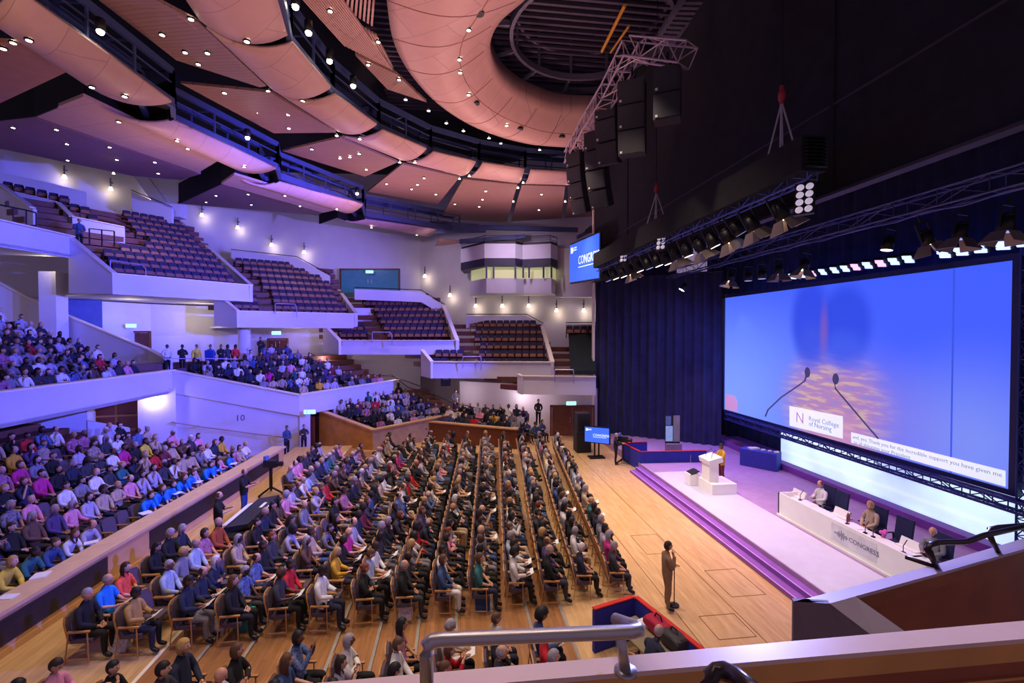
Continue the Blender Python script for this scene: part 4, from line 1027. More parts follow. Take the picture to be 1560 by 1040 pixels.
# panel desk
D0, D1, DX = 15.75, 8.3, 12.0
o = thing('panel_desk', 'long white panel desk with CONGRESS sign on the stage', 'desk', (DX, (D0+D1)/2, .4))
mb = MB(); mb.box((DX+.03, (D0+D1)/2, .84), (.06, D0-D1, .84)); mb.build('front_panel', WHITEP, o)
mb = MB(); mb.box((DX-.02, (D0+D1)/2, .45), (.1, D0-D1, .08)); mb.build('kick_rail', WHITEP, o)
mb = MB(); mb.box((DX+.4, (D0+D1)/2, 1.06), (.72, D0-D1-.1, .05)); mb.build('worktop', WHITEP, o)
for y in (D0, D1): 
    mb = MB(); mb.box((DX+.4, y-.03*(1 if y > 10 else -1), .84), (.8, .06, .84)); mb.build('end_panel', WHITEP, o)
for i in range(1, 4):
    mb = MB(); mb.box((DX+.4, D0+(D1-D0)*i/4, .73), (.6, .04, .6)); mb.build('support', WHITEP, o)
GREYL = mat('sign_grey', '6a6a86', .5)
p = atX(1266, 812, DX-.02); q = atX(1335, 850, DX-.02)
mb = MB(); mb.prism([(DX-.012, p.y, .6), (DX-.012, q.y, .6), (DX-.012, q.y, 1.16), (DX-.012, p.y, 1.16)], Vector((.01, 0, 0))); mb.build('sign_panel', mat('pale_grey_sign', 'dcdcdc', .5), o)
put_text('sign_text', 'CONGRESS', .2, frame((DX-.016, p.y-.66, .82), (0, -1, 0), (0, 0, 1)), GREYL, o, ext=.003)
put_text('sign_text', 'Inspiring together', .07, frame((DX-.016, p.y-1.05, .7), (0, -1, 0), (0, 0, 1)), GREYL, o, ext=.003) if False else None
mb = MB()
for i, h in enumerate((.03, .07, .04, .12, .2, .1, .3, .16, .24, .08, .14, .05)): mb.box((DX-.016, p.y-.12-.045*i, .88), (.006, .022, h))
mb.build('sign_wave', GREYL, o)
# things on the desk
def deskthing(name, lab, cat, px, py, dims, m, z=1.087, X=None, grp=None):
    p = atz(px, py, z) if X is None else atX(px, py, X); mb = MB(); mb.box((p.x, p.y, z+dims[2]/2), dims); return tag(mb.build(name, m), lab, cat, grp)
PAPER = mat('paper_white', 'eeeef2', .6, vary=.02); 
deskthing('paper_sheet', 'white papers before the leftmost panel member', 'paper', 1231, 766, (.34, .6, .012), PAPER)
deskthing('paper_sheet', 'white papers right of the first dark chair', 'paper', 1262, 783, (.3, .5, .012), PAPER)
deskthing('paper_sheet', 'white papers before the blond panel member', 'paper', 1303, 801, (.34, .55, .012), PAPER)
deskthing('paper_sheet', 'white papers near the right end of the desk', 'paper', 1388, 842, (.34, .5, .012), PAPER)
deskthing('paper_sheet', 'white papers in front of the rightmost panel member', 'paper', 1405, 851, (.3, .34, .012), PAPER)
for (x, y, w) in ((1212, 757, 'far left end'), (1277, 787, 'left middle'), (1381, 836, 'right')):
    p = atz(x, y, 1.087); o = thing('desk_monitor', 'low white desk monitor on the %s of the panel desk' % w, 'monitor', p); p = Vector(p)
    mb = MB(); mb.box(p+Vector((.1, 0, .02)), (.3, .6, .04)); mb.build('base', WHITEP, o)
    mb = MB(); mb.box(p+Vector((.16, 0, .14)), (.05, .62, .22), M=Matrix.Rotation(rad(20), 4, 'Y')); mb.build('screen', WHITEP, o)
for i, (x, y) in enumerate(((1219, 762), (1291, 798), (1318, 812), (1330, 818), (1376, 842))):
    p = atz(x, y, 1.087); mb = MB(); mb.path([p, p+Vector((0, 0, .2)), p+Vector((.12, 0, .36))], .012, 6); mb.tube(p, p+Vector((0, 0, .03)), .06, 10)
    tag(mb.build('gooseneck_microphone', BLACKM), '%s gooseneck microphone from the lectern end of the panel desk' % nth(i), 'microphone', 'microphones on the panel desk')
p = atz(1346, 818, 1.087); mb = MB()
for i in range(9): mb.sphere(p+Vector((.1*math.cos(i*2.4)*(i/9), .1*math.sin(i*2.4)*(i/9), .13+.02*(i % 3))), .055, 8, 6)
mb.tube(p, p+Vector((0, 0, .12)), .05, 10); tag(mb.build('flower_bowl', mat('magenta_petals', 'd860b8', .6), smooth=True), 'small magenta flowers on the panel desk', 'flowers')
p = atz(1292, 795, 1.087); mb = MB(); mb.tube(p, p+Vector((0, 0, .2)), .05, 10, .05); mb.tube(p+Vector((0, 0, .2)), p+Vector((0, 0, .3)), .05, 10, .02)
tag(mb.build('bottle', mat('dark_red_bottle', '8a3a4a', .4), smooth=True), 'dark red bottle standing on the panel desk', 'bottle')
# office chairs on the stage
def office_chair(px, py, lab, Xc=13.15):
    p = atX(px, py, Xc); o = thing('office_chair', lab, 'chair', (p.x, p.y, .4)); c = Vector(o.location)
    CH = mat('navy_mesh_chair', '232650', .7)
    mb = MB(); mb.box(c+Vector((.0, 0, .5)), (.5, .5, .09)); mb.build('seat', CH, o)
    mb = MB(); mb.box(c+Vector((.26, 0, .92)), (.07, .52, .72), M=Matrix.Rotation(rad(8), 4, 'Y')); mb.build('backrest', CH, o)
    for s in (-1, 1):
        mb = MB(); mb.path([c+Vector((.2, s*.29, .5)), c+Vector((.2, s*.3, .72)), c+Vector((-.18, s*.3, .73))], .022, 6); mb.build('armrest', BLACKM, o)
    mb = MB(); mb.tube(c+Vector((0, 0, .08)), c+Vector((0, 0, .48)), .03)
    for i in range(5): a_ = i*2*math.pi/5; mb.beam(c+Vector((0, 0, .08)), c+Vector((.3*math.cos(a_), .3*math.sin(a_), .05)), .05, .04)
    mb.build('base', BLACKM, o)
office_chair(1272, 775, 'empty dark office chair between the two left panel members')
office_chair(1366, 815, 'large empty dark office chair on the right of the panel desk', 13.1)
office_chair(1253, 770, 'dark office chair under the leftmost panel member', 13.2)
office_chair(1328, 803, 'dark office chair under the blond panel member', 13.15)
office_chair(1424, 845, 'dark office chair under the rightmost panel member', 13.1)
# ================================================================== FOREGROUND BALCONY
zl = CAMH-1.35
o1, o2 = atz(480, 1040, zl), atz(1640, 938, zl); i1, i2 = atz(480, 1064, zl), atz(1640, 966, zl)
dn = lambda p, h: Vector((p.x, p.y, p.z-h))
mb = MB(); mb.prism([dn(o1, .02), dn(o2, .02), dn(i2, .02), dn(i1, .02)], .02); struct('trim_near_ledge_top', mb, mat('near_ledge_pale', 'd9b8a8', .3, vary=.05))
off = (o1-i1).normalized()
mb = MB(); mb.prism([dn(i1, .11)+off*.012, dn(i2, .11)+off*.012, dn(o2, .11)-off*.01, dn(o1, .11)-off*.01], .088); struct('trim_near_ledge', mb, OAK)
mb = MB(); mb.prism([dn(i1, 1.6)+off*.03, dn(i2, 1.6)+off*.03, dn(o2, 1.6)-off*.02, dn(o1, 1.6)-off*.02], 1.48); struct('wall_near', mb, WALNUT)
mb = MB(); mb.prism([dn(i1, .2)+off*.02, dn(i2, .2)+off*.02, dn(i2, .2)+off*.04, dn(i1, .2)+off*.04], .012); struct('trim_near_groove', mb, OAK)
# steel guard rail on the ledge
gr_ = thing('guard_rail', 'brushed steel guard rail on the near balcony ledge', 'rail', atz(800, 1020, zl))
mb = MB(); mb.path([at(650, 1064, 1.70), at(650, 996, 1.71), at(651, 983, 1.715), at(658, 976, 1.72), at(672, 974, 1.725), at(960, 962, 1.80), at(972, 960, 1.82), at(972, 956, 1.86), at(960, 951, 1.91), at(938, 943, 2.02)], .0255, 14); mb.build('top_bar', CHROME, gr_, smooth=True)
pb = atz(953, 1024, zl); pt = at(944, 964, 1.80)
mb = MB(); mb.tube(pb, pt, .022, 14); mb.build('post', CHROME, gr_, smooth=True)
mb = MB(); mb.tube(pb, pb+Vector((0, 0, .012)), .045, 18); mb.build('flange', CHROME, gr_, smooth=True)
hr = thing('hand_rail', 'dark curved handrail end in the bottom right foreground', 'rail', at(1080, 1040, 1.35))
mb = MB(); mb.path([at(1078, 1075, 1.33), at(1079, 1044, 1.34), at(1082, 1030, 1.35), at(1091, 1022, 1.355), at(1104, 1022, 1.35), at(1122, 1029, 1.30), at(1160, 1062, 1.15)], .0225, 14); mb.build('bar', DARKRAIL, hr, smooth=True)
# next balcony bay towards the stage
z2 = CAMH-2.35
E = [atz(1209, 916, z2), atz(1281, 898, z2), atz(1416, 862, z2), atz(1640, 796, z2)]; I = [atz(1264, 919, z2), atz(1303, 908, z2), atz(1440, 870, z2), atz(1640, 813, z2)]
CAPB = mat('grey_lilac_cap', 'b4a2b0', .4, vary=.04)
mb = MB()
for k in range(3): mb.prism([dn(E[k], .03), dn(E[k+1], .03), dn(I[k+1], .03), dn(I[k], .03)], .03)
struct('trim_bay_ledge', mb, CAPB)
mb = MB()
for k in range(1, 3): mb.prism([dn(I[k], .14), dn(I[k+1], .14), dn(E[k+1], .14), dn(E[k], .14)], .108)
struct('trim_bay_band', mb, mat('bay_oak', '8a4a28', .4, vary=.15))
mb = MB()
for k in range(1, 3):
    f = (E[k]-I[k])*.12; g = (E[k+1]-I[k+1])*.12
    mb.prism([dn(I[k], .34)+f, dn(I[k+1], .34)+g, dn(E[k+1], .34), dn(E[k], .34)], .2)
    f2 = f*3; g2 = g*3; mb.prism([dn(I[k], 1.7)+f2, dn(I[k+1], 1.7)+g2, dn(E[k+1], 1.7), dn(E[k], 1.7)], 1.36)
struct('wall_bay', mb, WALNUT)
GREYW = mat('grey_bay_wall', '6e6470', .7, vary=.04); GREYC = mat('grey_bay_cap', 'a89aa2', .6, vary=.04)
b1, b2_ = at(1334, 972, 3.9), at(1388, 968, 3.95)
mb = MB(); fr_ = [E[0], I[0], b1, at(1214, 990, 4.03)]
mb.prism([E[0], I[0], up(b1, b1.z), up(b1, b1.z-1.2), up(E[0], E[0].z-1.6)], Vector((.025, .05, 0))); struct('wall_bay_end', mb, GREYW)
mb = MB(); mb.prism([I[0], I[1], b2_, b1], Vector((0, 0, -.03))); struct('trim_bay_slope', mb, GREYC)
br_ = thing('bay_rail', 'dark red brown guard rail on the next balcony bay ledge', 'rail', atz(1430, 866, z2))
mb = MB(); zz_ = atz(1427, 864, z2); mb.path([zz_, at(1414, 837, 4.5), at(1416, 829, 4.52), at(1428, 826, 4.55), at(1472, 825, 4.66), at(1500, 815, 4.75), at(1600, 793, 5.0)], .028, 10); mb.build('top_bar', DARKRAIL, br_, smooth=True)
mb = MB(); mb.path([atz(1521, 841, z2), at(1507, 815, 4.8), at(1508, 806, 4.85), at(1520, 803, 4.9), at(1600, 796, 5.1)], .025, 10); mb.build('second_bar', DARKRAIL, br_, smooth=True)
mb = MB(); mb.tube(zz_, at(1379, 848, 4.75), .022, 8); mb.build('side_bar', DARKRAIL, br_, smooth=True)
# ================================================================== HALL FURNITURE
# rail along the left wall
mb = MB(); P = [at(262, 643, 25.2), at(300, 649, 25.8), at(345, 655, 26.4), at(390, 661, 27), at(440, 667, 27.6)]
hr2 = thing('wall_handrail', 'long handrail sloping down the left white wall', 'rail', P[0]); mb.path(P, .035, 8); mb.build('bar', mat('pale_bronze_rail', 'b49a8c', .4, .3), hr2)
for p in P:
    mb = MB(); mb.tube(p, p+Vector((-.1, .35, -.05)), .03, 6); mb.build('bracket', BLACKM, hr2)
# stair rails on the far side
def rail(pts, lab):
    mb = MB(); mb.path(pts, .04, 6); tag(mb.build('stair_rail', mat('bronze_rail', '5a4650', .5)), lab, 'rail')
rail([at(470, 537, 38), at(520, 560, 37.5), at(555, 572, 37.2), at(595, 572, 37), at(640, 588, 36.6)], 'stair handrail behind the middle gallery crowd')
rail([at(596, 570, 36.4), at(622, 590, 36), at(650, 598, 35.6), at(668, 604, 35.3), at(690, 612, 35), at(735, 624, 34.5), at(770, 624, 34.3)], 'stair handrail above the far side block')
# balcony guard rails at the aisle heads
def cornerrail(pts, lab):
    mb = MB(); mb.path(pts, .045, 6)
    for p in (pts[0], pts[-1]): mb.tube(p, p-Vector((0, 0, .75)), .03, 6)
    tag(mb.build('aisle_rail', mat('pale_steel_rail', 'b4a4bc', .4, .4)), lab, 'rail')
cornerrail([at(168, 396, 27.3), at(200, 401, 28), at(216, 403, 28.4), at(222, 410, 28.4)], 'pale guard rail on the highest seated balcony front')
cornerrail([at(419, 463, 33.6), at(422, 462, 33.6), at(449, 463, 34.4), at(452, 468, 34.4)], 'pale guard rail on the second highest balcony front')
cornerrail([at(567, 507, 34.4), at(569, 505.5, 34.4), at(594, 506, 34.3), at(597, 510, 34.2)], 'pale guard rail on the third highest balcony front')
cornerrail([at(705, 545, 32.2), at(706, 543, 32.2), at(732, 543, 32.1), at(733, 547, 32.1)], 'pale guard rail on the fourth highest balcony front')
cornerrail([at(845, 565, 30.4), at(846, 563, 30.4), at(873, 563, 30.3), at(874, 567, 30.3)], 'pale guard rail on the balcony beside the stage')
mb = MB(); P = [at(-20, 308, 24), at(20, 316, 25), at(40, 320, 25.5), at(55, 324, 25.8)]
mb.path(P, .04, 6)
for p in P: mb.tube(p, p-Vector((0, 0, 1)), .035, 6)
P = [at(136, 348, 27.4), at(155, 350, 27.6), at(174, 352, 27.8)]
mb.path(P, .03, 6)
for p in P: mb.tube(p, p-Vector((0, 0, .95)), .04, 6)
tag(mb.build('balcony_railing', DARKRAIL), 'thin dark railing on the far left upper balcony', 'rail')
# camera mounted under the fourth balcony, small wall items
mb = MB(); p = at(679, 583, 33); mb.box(p, (.7, .5, .4)); mb.path([p+Vector((-.3, 0, .2)), p+Vector((-.2, 0, .7)), p+Vector((.2, 0, .7)), p+Vector((.3, 0, .2))], .05, 6); tag(mb.build('projector_lamp', BLACKM), 'black followspot hanging below the fourth balcony', 'light')
mb = MB(); p = at(143, 617, 20.5); mb.box(p, (.35, .3, .3)); mb.tube(p, p+Vector((0, 0, .4)), .04, 6); tag(mb.build('small_speaker', BLACKM), 'small black loudspeaker under the gallery edge over the rear block', 'loudspeaker')
put = thing('wall_sign', 'small number ten sign on the left wall', 'sign', at(360, 634, 26.35)); n = (P2-P1).normalized()
put_text('digits', '10', .5, frame(Vector(put.location)+Vector((.0, -.15, -.25)), up(n, 0), (0, 0, 1)), mat('sign_dark', '3a3560', .6), put)
# masked dark seats block beside stage
mb = MB(); mb.prism([at(869, 570, 31.2), at(908, 570, 30.8), at(908, 510, 34), at(866, 510, 34.4)], Vector((0, 0, .25))); tag(mb.build('dark_cover', mat('dark_green_cover', '1a2426', .95)), 'dark cloth covering the seats nearest the stage', 'cover')
# mixing position
mx = thing('mixing_desk', 'black sound mixing desk at the back of the stalls', 'mixing desk', (-7.1, 17, .4))
mb = MB(); mb.box((-7.1, 17, .75), (.95, 3.4, .08)); mb.box((-7.1, 15.4, .56), (.9, .06, .34)); mb.box((-7.1, 18.6, .56), (.9, .06, .34)); mb.build('table', BLACKM, mx)
mb = MB(); mb.box((-7.05, 17.1, .9), (.75, 2.7, .16), M=Matrix.Rotation(rad(-8), 4, 'Y')); mb.build('console', mat('console_grey', '2c2b33', .5), mx)
mb = MB(); mb.box((-7.45, 16.8, .97), (.16, 2.0, .02), M=Matrix.Rotation(rad(-8), 4, 'Y')); mb.box((-6.8, 17.5, 1.0), (.3, .5, .02)); mb.build('paper_strip', PAPER, mx)
mb = MB(); mb.box((-6.58, 16.2, .7), (.05, 1.2, .1)); mb.build('yellow_edge', mat('olive_yellow', '9a8a30', .6), mx)
# papers on the maple ledge
for i, (x, y) in enumerate([(12, 909), (62, 876), (139, 826), (222, 781), (270, 751), (300, 734), (330, 716), (355, 706)]):
    p = atz(x, y, 1.375); mb = MB(); mb.box((p.x, p.y, 1.38), (.3, .22+.1*(i % 2), .02), rz=.3*i); tag(mb.build('paper_sheet', PAPER), '%s pale booklet from the near end of the maple ledge' % nth(i), 'booklet', 'booklets on the maple ledge')
# things inside the near booth
tb = thing('booth_table', 'tan table inside the near blue booth', 'table', (3.95, 9.1, 0))
Mr = Matrix.Rotation(rad(72), 4, 'Z')
mb = MB(); mb.prism([(3.5, 9.75, .7), (4.1, 10.0, .7), (4.62, 8.2, .7), (3.95, 8.2, .7)], .04); mb.build('top', mat('khaki_top', '8a7c62', .6), tb)
mb = MB()
for x, y in ((3.65, 9.6), (4.1, 9.8), (4.4, 8.5), (4.05, 8.4)): mb.tube((x, y, .01), (x, y, .7), .025, 8)
mb.build('legs', BLACKM, tb)
def bag(lab, name, px, py, z, dims, rz, m, handle=True):
    p = atz(px, py, z); o = thing(name, lab, 'bag', p, 0); p = Vector(p); mb = MB(); Mr = Matrix.Rotation(rz, 4, 'Z')
    n_ = 10; vs = []; k = 0
    mb.sphere(p+Vector((0, 0, dims[2]/2)), (dims[0]*.6, dims[1]*.6, dims[2]*.55), 16, 10)
    mb.v = [tuple(p+Mr @ Vector((max(-dims[0]/2, min(dims[0]/2, (v[0]-p.x)*1.25)), max(-dims[1]/2, min(dims[1]/2, (v[1]-p.y)*1.25)), max(0, min(dims[2], v[2]-p.z))))) for v in mb.v]
    mb.build('body', m, o, smooth=False)
    if handle:
        mb = MB(); mb.path([p+Mr @ Vector((0, -dims[1]*.2, dims[2])), p+Mr @ Vector((0, -dims[1]*.12, dims[2]+.09)), p+Mr @ Vector((0, dims[1]*.12, dims[2]+.09)), p+Mr @ Vector((0, dims[1]*.2, dims[2]))], .015, 6); mb.build('handle', BLACKM, o)
    return o
bag('dark red holdall on the booth table', 'holdall', 1003, 962, .75, (.35, .6, .28), rad(16), mat('crimson_bag', 'b01840', .7))
bag('dark grey suitcase on the booth table', 'suitcase', 1027, 985, .75, (.34, .5, .3), rad(20), mat('dark_suitcase', '3a3438', .6))
p = atz(984, 948, .75); mb = MB(); mb.box((p.x, p.y, .75), (.22, .32, .02), rz=.4); tag(mb.build('paper_sheet', PAPER), 'white papers on the table in the near booth', 'paper')
# ================================================================== PEOPLE
def skin_eval(V, E, RR, roots, sub):
    me = bpy.data.meshes.new('s'); me.from_pydata(V, E, []); o = bpy.data.objects.new('s', me); COL.objects.link(o)
    o.modifiers.new('k', 'SKIN')
    sk = me.skin_vertices[0].data
    for i, r in enumerate(RR):
        sk[i].radius = (r, r) if not hasattr(r, '__len__') else r
        sk[i].use_root = i in roots
    if sub:
        m = o.modifiers.new('s', 'SUBSURF'); m.levels = sub; m.render_levels = sub
    dg = bpy.context.evaluated_depsgraph_get(); me2 = bpy.data.meshes.new_from_object(o.evaluated_get(dg))
    v = [x.co.copy() for x in me2.vertices]; f = [tuple(p.vertices) for p in me2.polygons]
    bpy.data.objects.remove(o); bpy.data.meshes.remove(me); bpy.data.meshes.remove(me2); return v, f
def segd(p, a, b):
    ab = b-a; t = max(0, min(1, (p-a).dot(ab)/max(1e-9, ab.length_squared))); return (p-a-ab*t).length
HEADS = {}
def head_geo(nu, nv):                           # forward +x, up z, unit params kept for hair and face
    vs = []; par = []; fs = []
    for j in range(nv+1):
        t = math.pi*j/nv
        for i in range(nu):
            a = 2*math.pi*i/nu; x, y, z = math.sin(t)*math.cos(a), math.sin(t)*math.sin(a), math.cos(t)
            par.append((x, y, z))
            jaw = 1-.32*max(0, -z)**1.4
            X, Y, Z = .098*x, .078*y*jaw, .122*z
            if z < 0 and x > 0: X *= 1-.1*(-z)
            if x < 0: X *= 1.06
            g = lambda dy, dz, sy, sz: math.exp(-((y-dy)/sy)**2-((z-dz)/sz)**2) if x > 0 else 0
            X += .024*g(0, -.14, .16, .16)+.008*g(0, .08, .14, .2)-.01*(g(.36, .12, .2, .14)+g(-.36, .12, .2, .14))
            X += .006*g(0, -.5, .3, .08)-.006*g(0, -.63, .3, .06)+.008*g(0, -.82, .3, .12)
            e = math.exp(-((x+.08)/.16)**2-((z+.02)/.24)**2); Y += (1 if y > 0 else -1)*.02*e*(abs(y) > .8)
            vs.append(Vector((X, Y, Z)))
    for j in range(nv):
        for i in range(nu): fs.append((j*nu+i, (j+1)*nu+i, (j+1)*nu+(i+1) % nu, j*nu+(i+1) % nu))
    return vs, par, fs
def vsub(a, b): return (a[0]-b[0], a[1]-b[1], a[2]-b[2])
SK_L = 1
def figure(P, sub=1, fingers=True, nu=28, nv=20):
    """P: joint dict. Returns dict part -> (verts, faces, mats per face)."""
    V = []; E = []; RR = []; roots = [0]; seg = []
    def add(p, r): V.append(Vector(p)); RR.append(r); return len(V)-1
    j = {}
    for n, r in (('pelvis', P.get('rp', (.15, .115))), ('spine', (.14, .105)), ('chest', (.15, .112)), ('neck', .06), ('head0', .05)): j[n] = add(P[n], r)
    for a, b in (('pelvis', 'spine'), ('spine', 'chest'), ('chest', 'neck'), ('neck', 'head0')): E.append((j[a], j[b]))
    seg += [('torso', P['pelvis'], P['spine']), ('torso', P['spine'], P['chest']), ('torso', P['chest'], P['neck']), ('neck', P['neck'], P['head0'])]
    for s in ('L', 'R'):
        cv = add(Vector(P['neck']).lerp(Vector(P['sh'+s]), .52)+Vector((0, 0, -.025)), (.07, .075)); sh = add(P['sh'+s], .06); el = add(P['el'+s], .045); wr = add(P['wr'+s], .031); pa = add(P['pa'+s], (.034, .022))
        E += [(j['chest'], cv), (cv, sh), (sh, el), (el, wr), (wr, pa)]
        seg += [('torso', P['neck'], P['sh'+s]), ('upper', P['sh'+s], P['el'+s]), ('fore', P['el'+s], P['wr'+s]), ('hand', P['wr'+s], P['pa'+s])]
        hp = add(P['hip'+s], .092); kn = add(P['kn'+s], .063); ca = add(Vector(P['kn'+s]).lerp(Vector(P['an'+s]), .35)+Vector((-.015, 0, 0)), .056); an = add(P['an'+s], .04); to = add(P['to'+s], .034)
        E += [(j['pelvis'], hp), (hp, kn), (kn, ca), (ca, an), (an, to)]
        seg += [('leg', P['pelvis'], P['hip'+s]), ('leg', P['hip'+s], P['kn'+s]), ('shin', P['kn'+s], P['an'+s]), ('foot', P['an'+s], P['to'+s])]
        if fingers:
            w, p = Vector(P['wr'+s]), Vector(P['pa'+s]); d = (p-w).normalized(); sid = Vector(P.get('side'+s, (0, 1 if s == 'L' else -1, 0))); sid = (sid-d*sid.dot(d)).normalized(); dn_ = d.cross(sid).normalized(); dn_ = dn_ if dn_.z < 0 else -dn_
            for k, (o, l) in enumerate(((-.026, .062), (-.009, .074), (.009, .068), (.026, .052))):
                a = add(p+sid*o-d*.01, .0095); b = add(p+sid*o*1.1+d*(l*.5)+dn_*.012, .0088); c = add(p+sid*o*1.15+d*l+dn_*.034, .0075); E += [(a, b), (b, c)]; roots.append(a)
            a = add(w.lerp(p, .35)-sid*.024, .0115); b = add(w.lerp(p, .75)-sid*.052+dn_*.012, .0105); c = add(p-sid*.056+d*.016+dn_*.022, .0085); E += [(a, b), (b, c)]; roots.append(a)
            seg.append(('hand', p, p+d*.09)); seg.append(('hand', w.lerp(p, .4), p-sid*.056))
    v, f = skin_eval(V, E, RR, roots, sub)
    seg = [(n, Vector(a), Vector(b)) for n, a, b in seg]
    reg = []
    for fc in f:
        c = sum((v[i] for i in fc), Vector())/len(fc); reg.append(min(seg, key=lambda s: segd(c, s[1], s[2])-{'torso': .1, 'leg': .07, 'upper': .05, 'shin': .05, 'foot': .045, 'fore': .038, 'hand': .035, 'neck': .05}[s[0]])[0])
    pv = Vector(P['pelvis']); ax = (Vector(P['spine'])-pv).normalized(); st = P['pelvis'][2] > .8; low = []
    for q, fc in enumerate(f):
        low.append(9)
        if reg[q] in ('torso', 'leg'):
            c = sum((v[i] for i in fc), Vector())/len(fc); low[q] = (c-pv).dot(ax)
            reg[q] = 'torso' if low[q] > -.03 and (st or c.x-pv.x < .12 or low[q] > .13) else 'leg'
    # vertex normals
    nm = [Vector() for _ in v]
    for fc in f:
        n = (v[fc[1]]-v[fc[0]]).cross(v[fc[2]]-v[fc[0]])
        for i in fc: nm[i] += n
    nm = [n.normalized() if n.length > 0 else n for n in nm]
    def part(keep, infl):
        mp = {}; vs = []; fs = []
        for q_, (fc, r) in enumerate(zip(f, reg)):
            if r in keep or ('shin' in keep and r == 'torso' and low[q_] < .1) or ('upper' in keep and st and r == 'leg' and low[q_] > -.1):
                q = []
                for i in fc:
                    if i not in mp: mp[i] = len(vs); vs.append(v[i]+nm[i]*infl)
                    q.append(mp[i])
                fs.append(tuple(q))
        return vs, fs
    out = {}
    hv, par, hf = head_geo(nu, nv); hc = Vector(P['headc']); Mh = Matrix.Rotation(P.get('turn', 0), 3, 'Z') @ Matrix.Rotation(P.get('nod', 0), 3, 'Y')
    H = [hc+Mh @ x for x in hv]; o = len(v)
    hm = []
    for fc in hf:
        x, y, z = [sum(par[i][k] for i in fc)/4 for k in range(3)]
        m = 0
        if x > .6 and abs(abs(y)-.36) < .1 and abs(z-.1) < .05: m = 1
        elif x > .6 and abs(y) < .25 and abs(z+.54) < .07: m = 2
        hm.append(m)
    out['body'] = (v+H, f+[tuple(i+o for i in fc) for fc in hf], [0]*len(f)+hm)
    out['top_long'] = part(('torso', 'upper', 'fore'), .016); out['top_short'] = part(('torso', 'upper'), .016)
    out['trousers'] = part(('leg', 'shin'), .008); out['shoes'] = part(('foot',), .012)
    def hair(kind):
        sc = {'short': 1.09, 'long': 1.14, 'bob': 1.16, 'afro': 1.42, 'thin': 1.05, 'bun': 1.1}[kind]
        def ok(x, y, z):
            if kind == 'thin': return x < .15 and z > -.35 and z < .72
            if kind in ('long', 'bob'): return z > .55-.25*(x < .5) or (x < .25 and z > -1.1)
            return z > .5 or (x < .1 and z > -.55) or (z > .3 and x < .55)
        mp = {}; vs = []; fs = []
        for fc in hf:
            x, y, z = [sum(par[i][k] for i in fc)/4 for k in range(3)]
            if ok(x, y, z):
                q = []
                for i in fc:
                    if i not in mp:
                        mp[i] = len(vs); px_, py_, pz_ = par[i]; w = hv[i]*sc
                        if kind == 'long' and pz_ < -.1: w = Vector((w.x-.01, w.y*(1.1), w.z-.15*min(1, -pz_*1.3)))
                        if kind == 'bob' and pz_ < -.2: w = Vector((w.x, w.y*1.15, w.z-.02))
                        if kind == 'afro': w = w+Vector((-.012, 0, .012))
                        vs.append(hc+Mh @ w)
                    q.append(mp[i])
                fs.append(tuple(q))
        if kind == 'bun':
            m = MB(); m.sphere(hc+Mh @ Vector((-.1, 0, .07)), .05, 10, 8); o2 = len(vs); vs += [Vector(x) for x in m.v]; fs += [tuple(i+o2 for i in q) for q in m.f]
        return vs, fs
    out['hair'] = hair; return out
def joints(kind='seat', **k):
    if kind == 'seat':
        J = dict(pelvis=(0, 0, .55), spine=(-.03, 0, .73), chest=(-.05, 0, .93), neck=(-.045, 0, 1.1), head0=(-.02, 0, 1.2), headc=(.015, 0, 1.325))
        for s, y in (('L', 1), ('R', -1)):
            J.update({'sh'+s: (-.05, .185*y, 1.05), 'el'+s: (.04, .25*y, .8), 'wr'+s: (.23, .09*y, .67), 'pa'+s: (.3, .05*y, .65),
                      'hip'+s: (.05, .1*y, .53), 'kn'+s: (.43, .11*y, .54), 'an'+s: (.42, .11*y, .1), 'to'+s: (.57, .13*y, .045)})
    else:
        J = dict(pelvis=(0, 0, .96), spine=(0, 0, 1.1), chest=(-.01, 0, 1.29), neck=(-.02, 0, 1.46), head0=(0, 0, 1.56), headc=(.025, 0, 1.67), rp=(.15, .11))
        for s, y in (('L', 1), ('R', -1)):
            J.update({'sh'+s: (-.02, .185*y, 1.41), 'el'+s: (-.02, .25*y, 1.13), 'wr'+s: (.06, .25*y, .89), 'pa'+s: (.08, .25*y, .81),
                      'hip'+s: (0, .095*y, .9), 'kn'+s: (.015, .1*y, .5), 'an'+s: (-.02, .11*y, .09), 'to'+s: (.14, .13*y, .045)})
    J.update(k); return J
def both(**k):
    d = {}
    for n, (x, y, z) in k.items():
        d[n+'L'] = (x, y, z); d[n+'R'] = (x, -y, z)
    return d
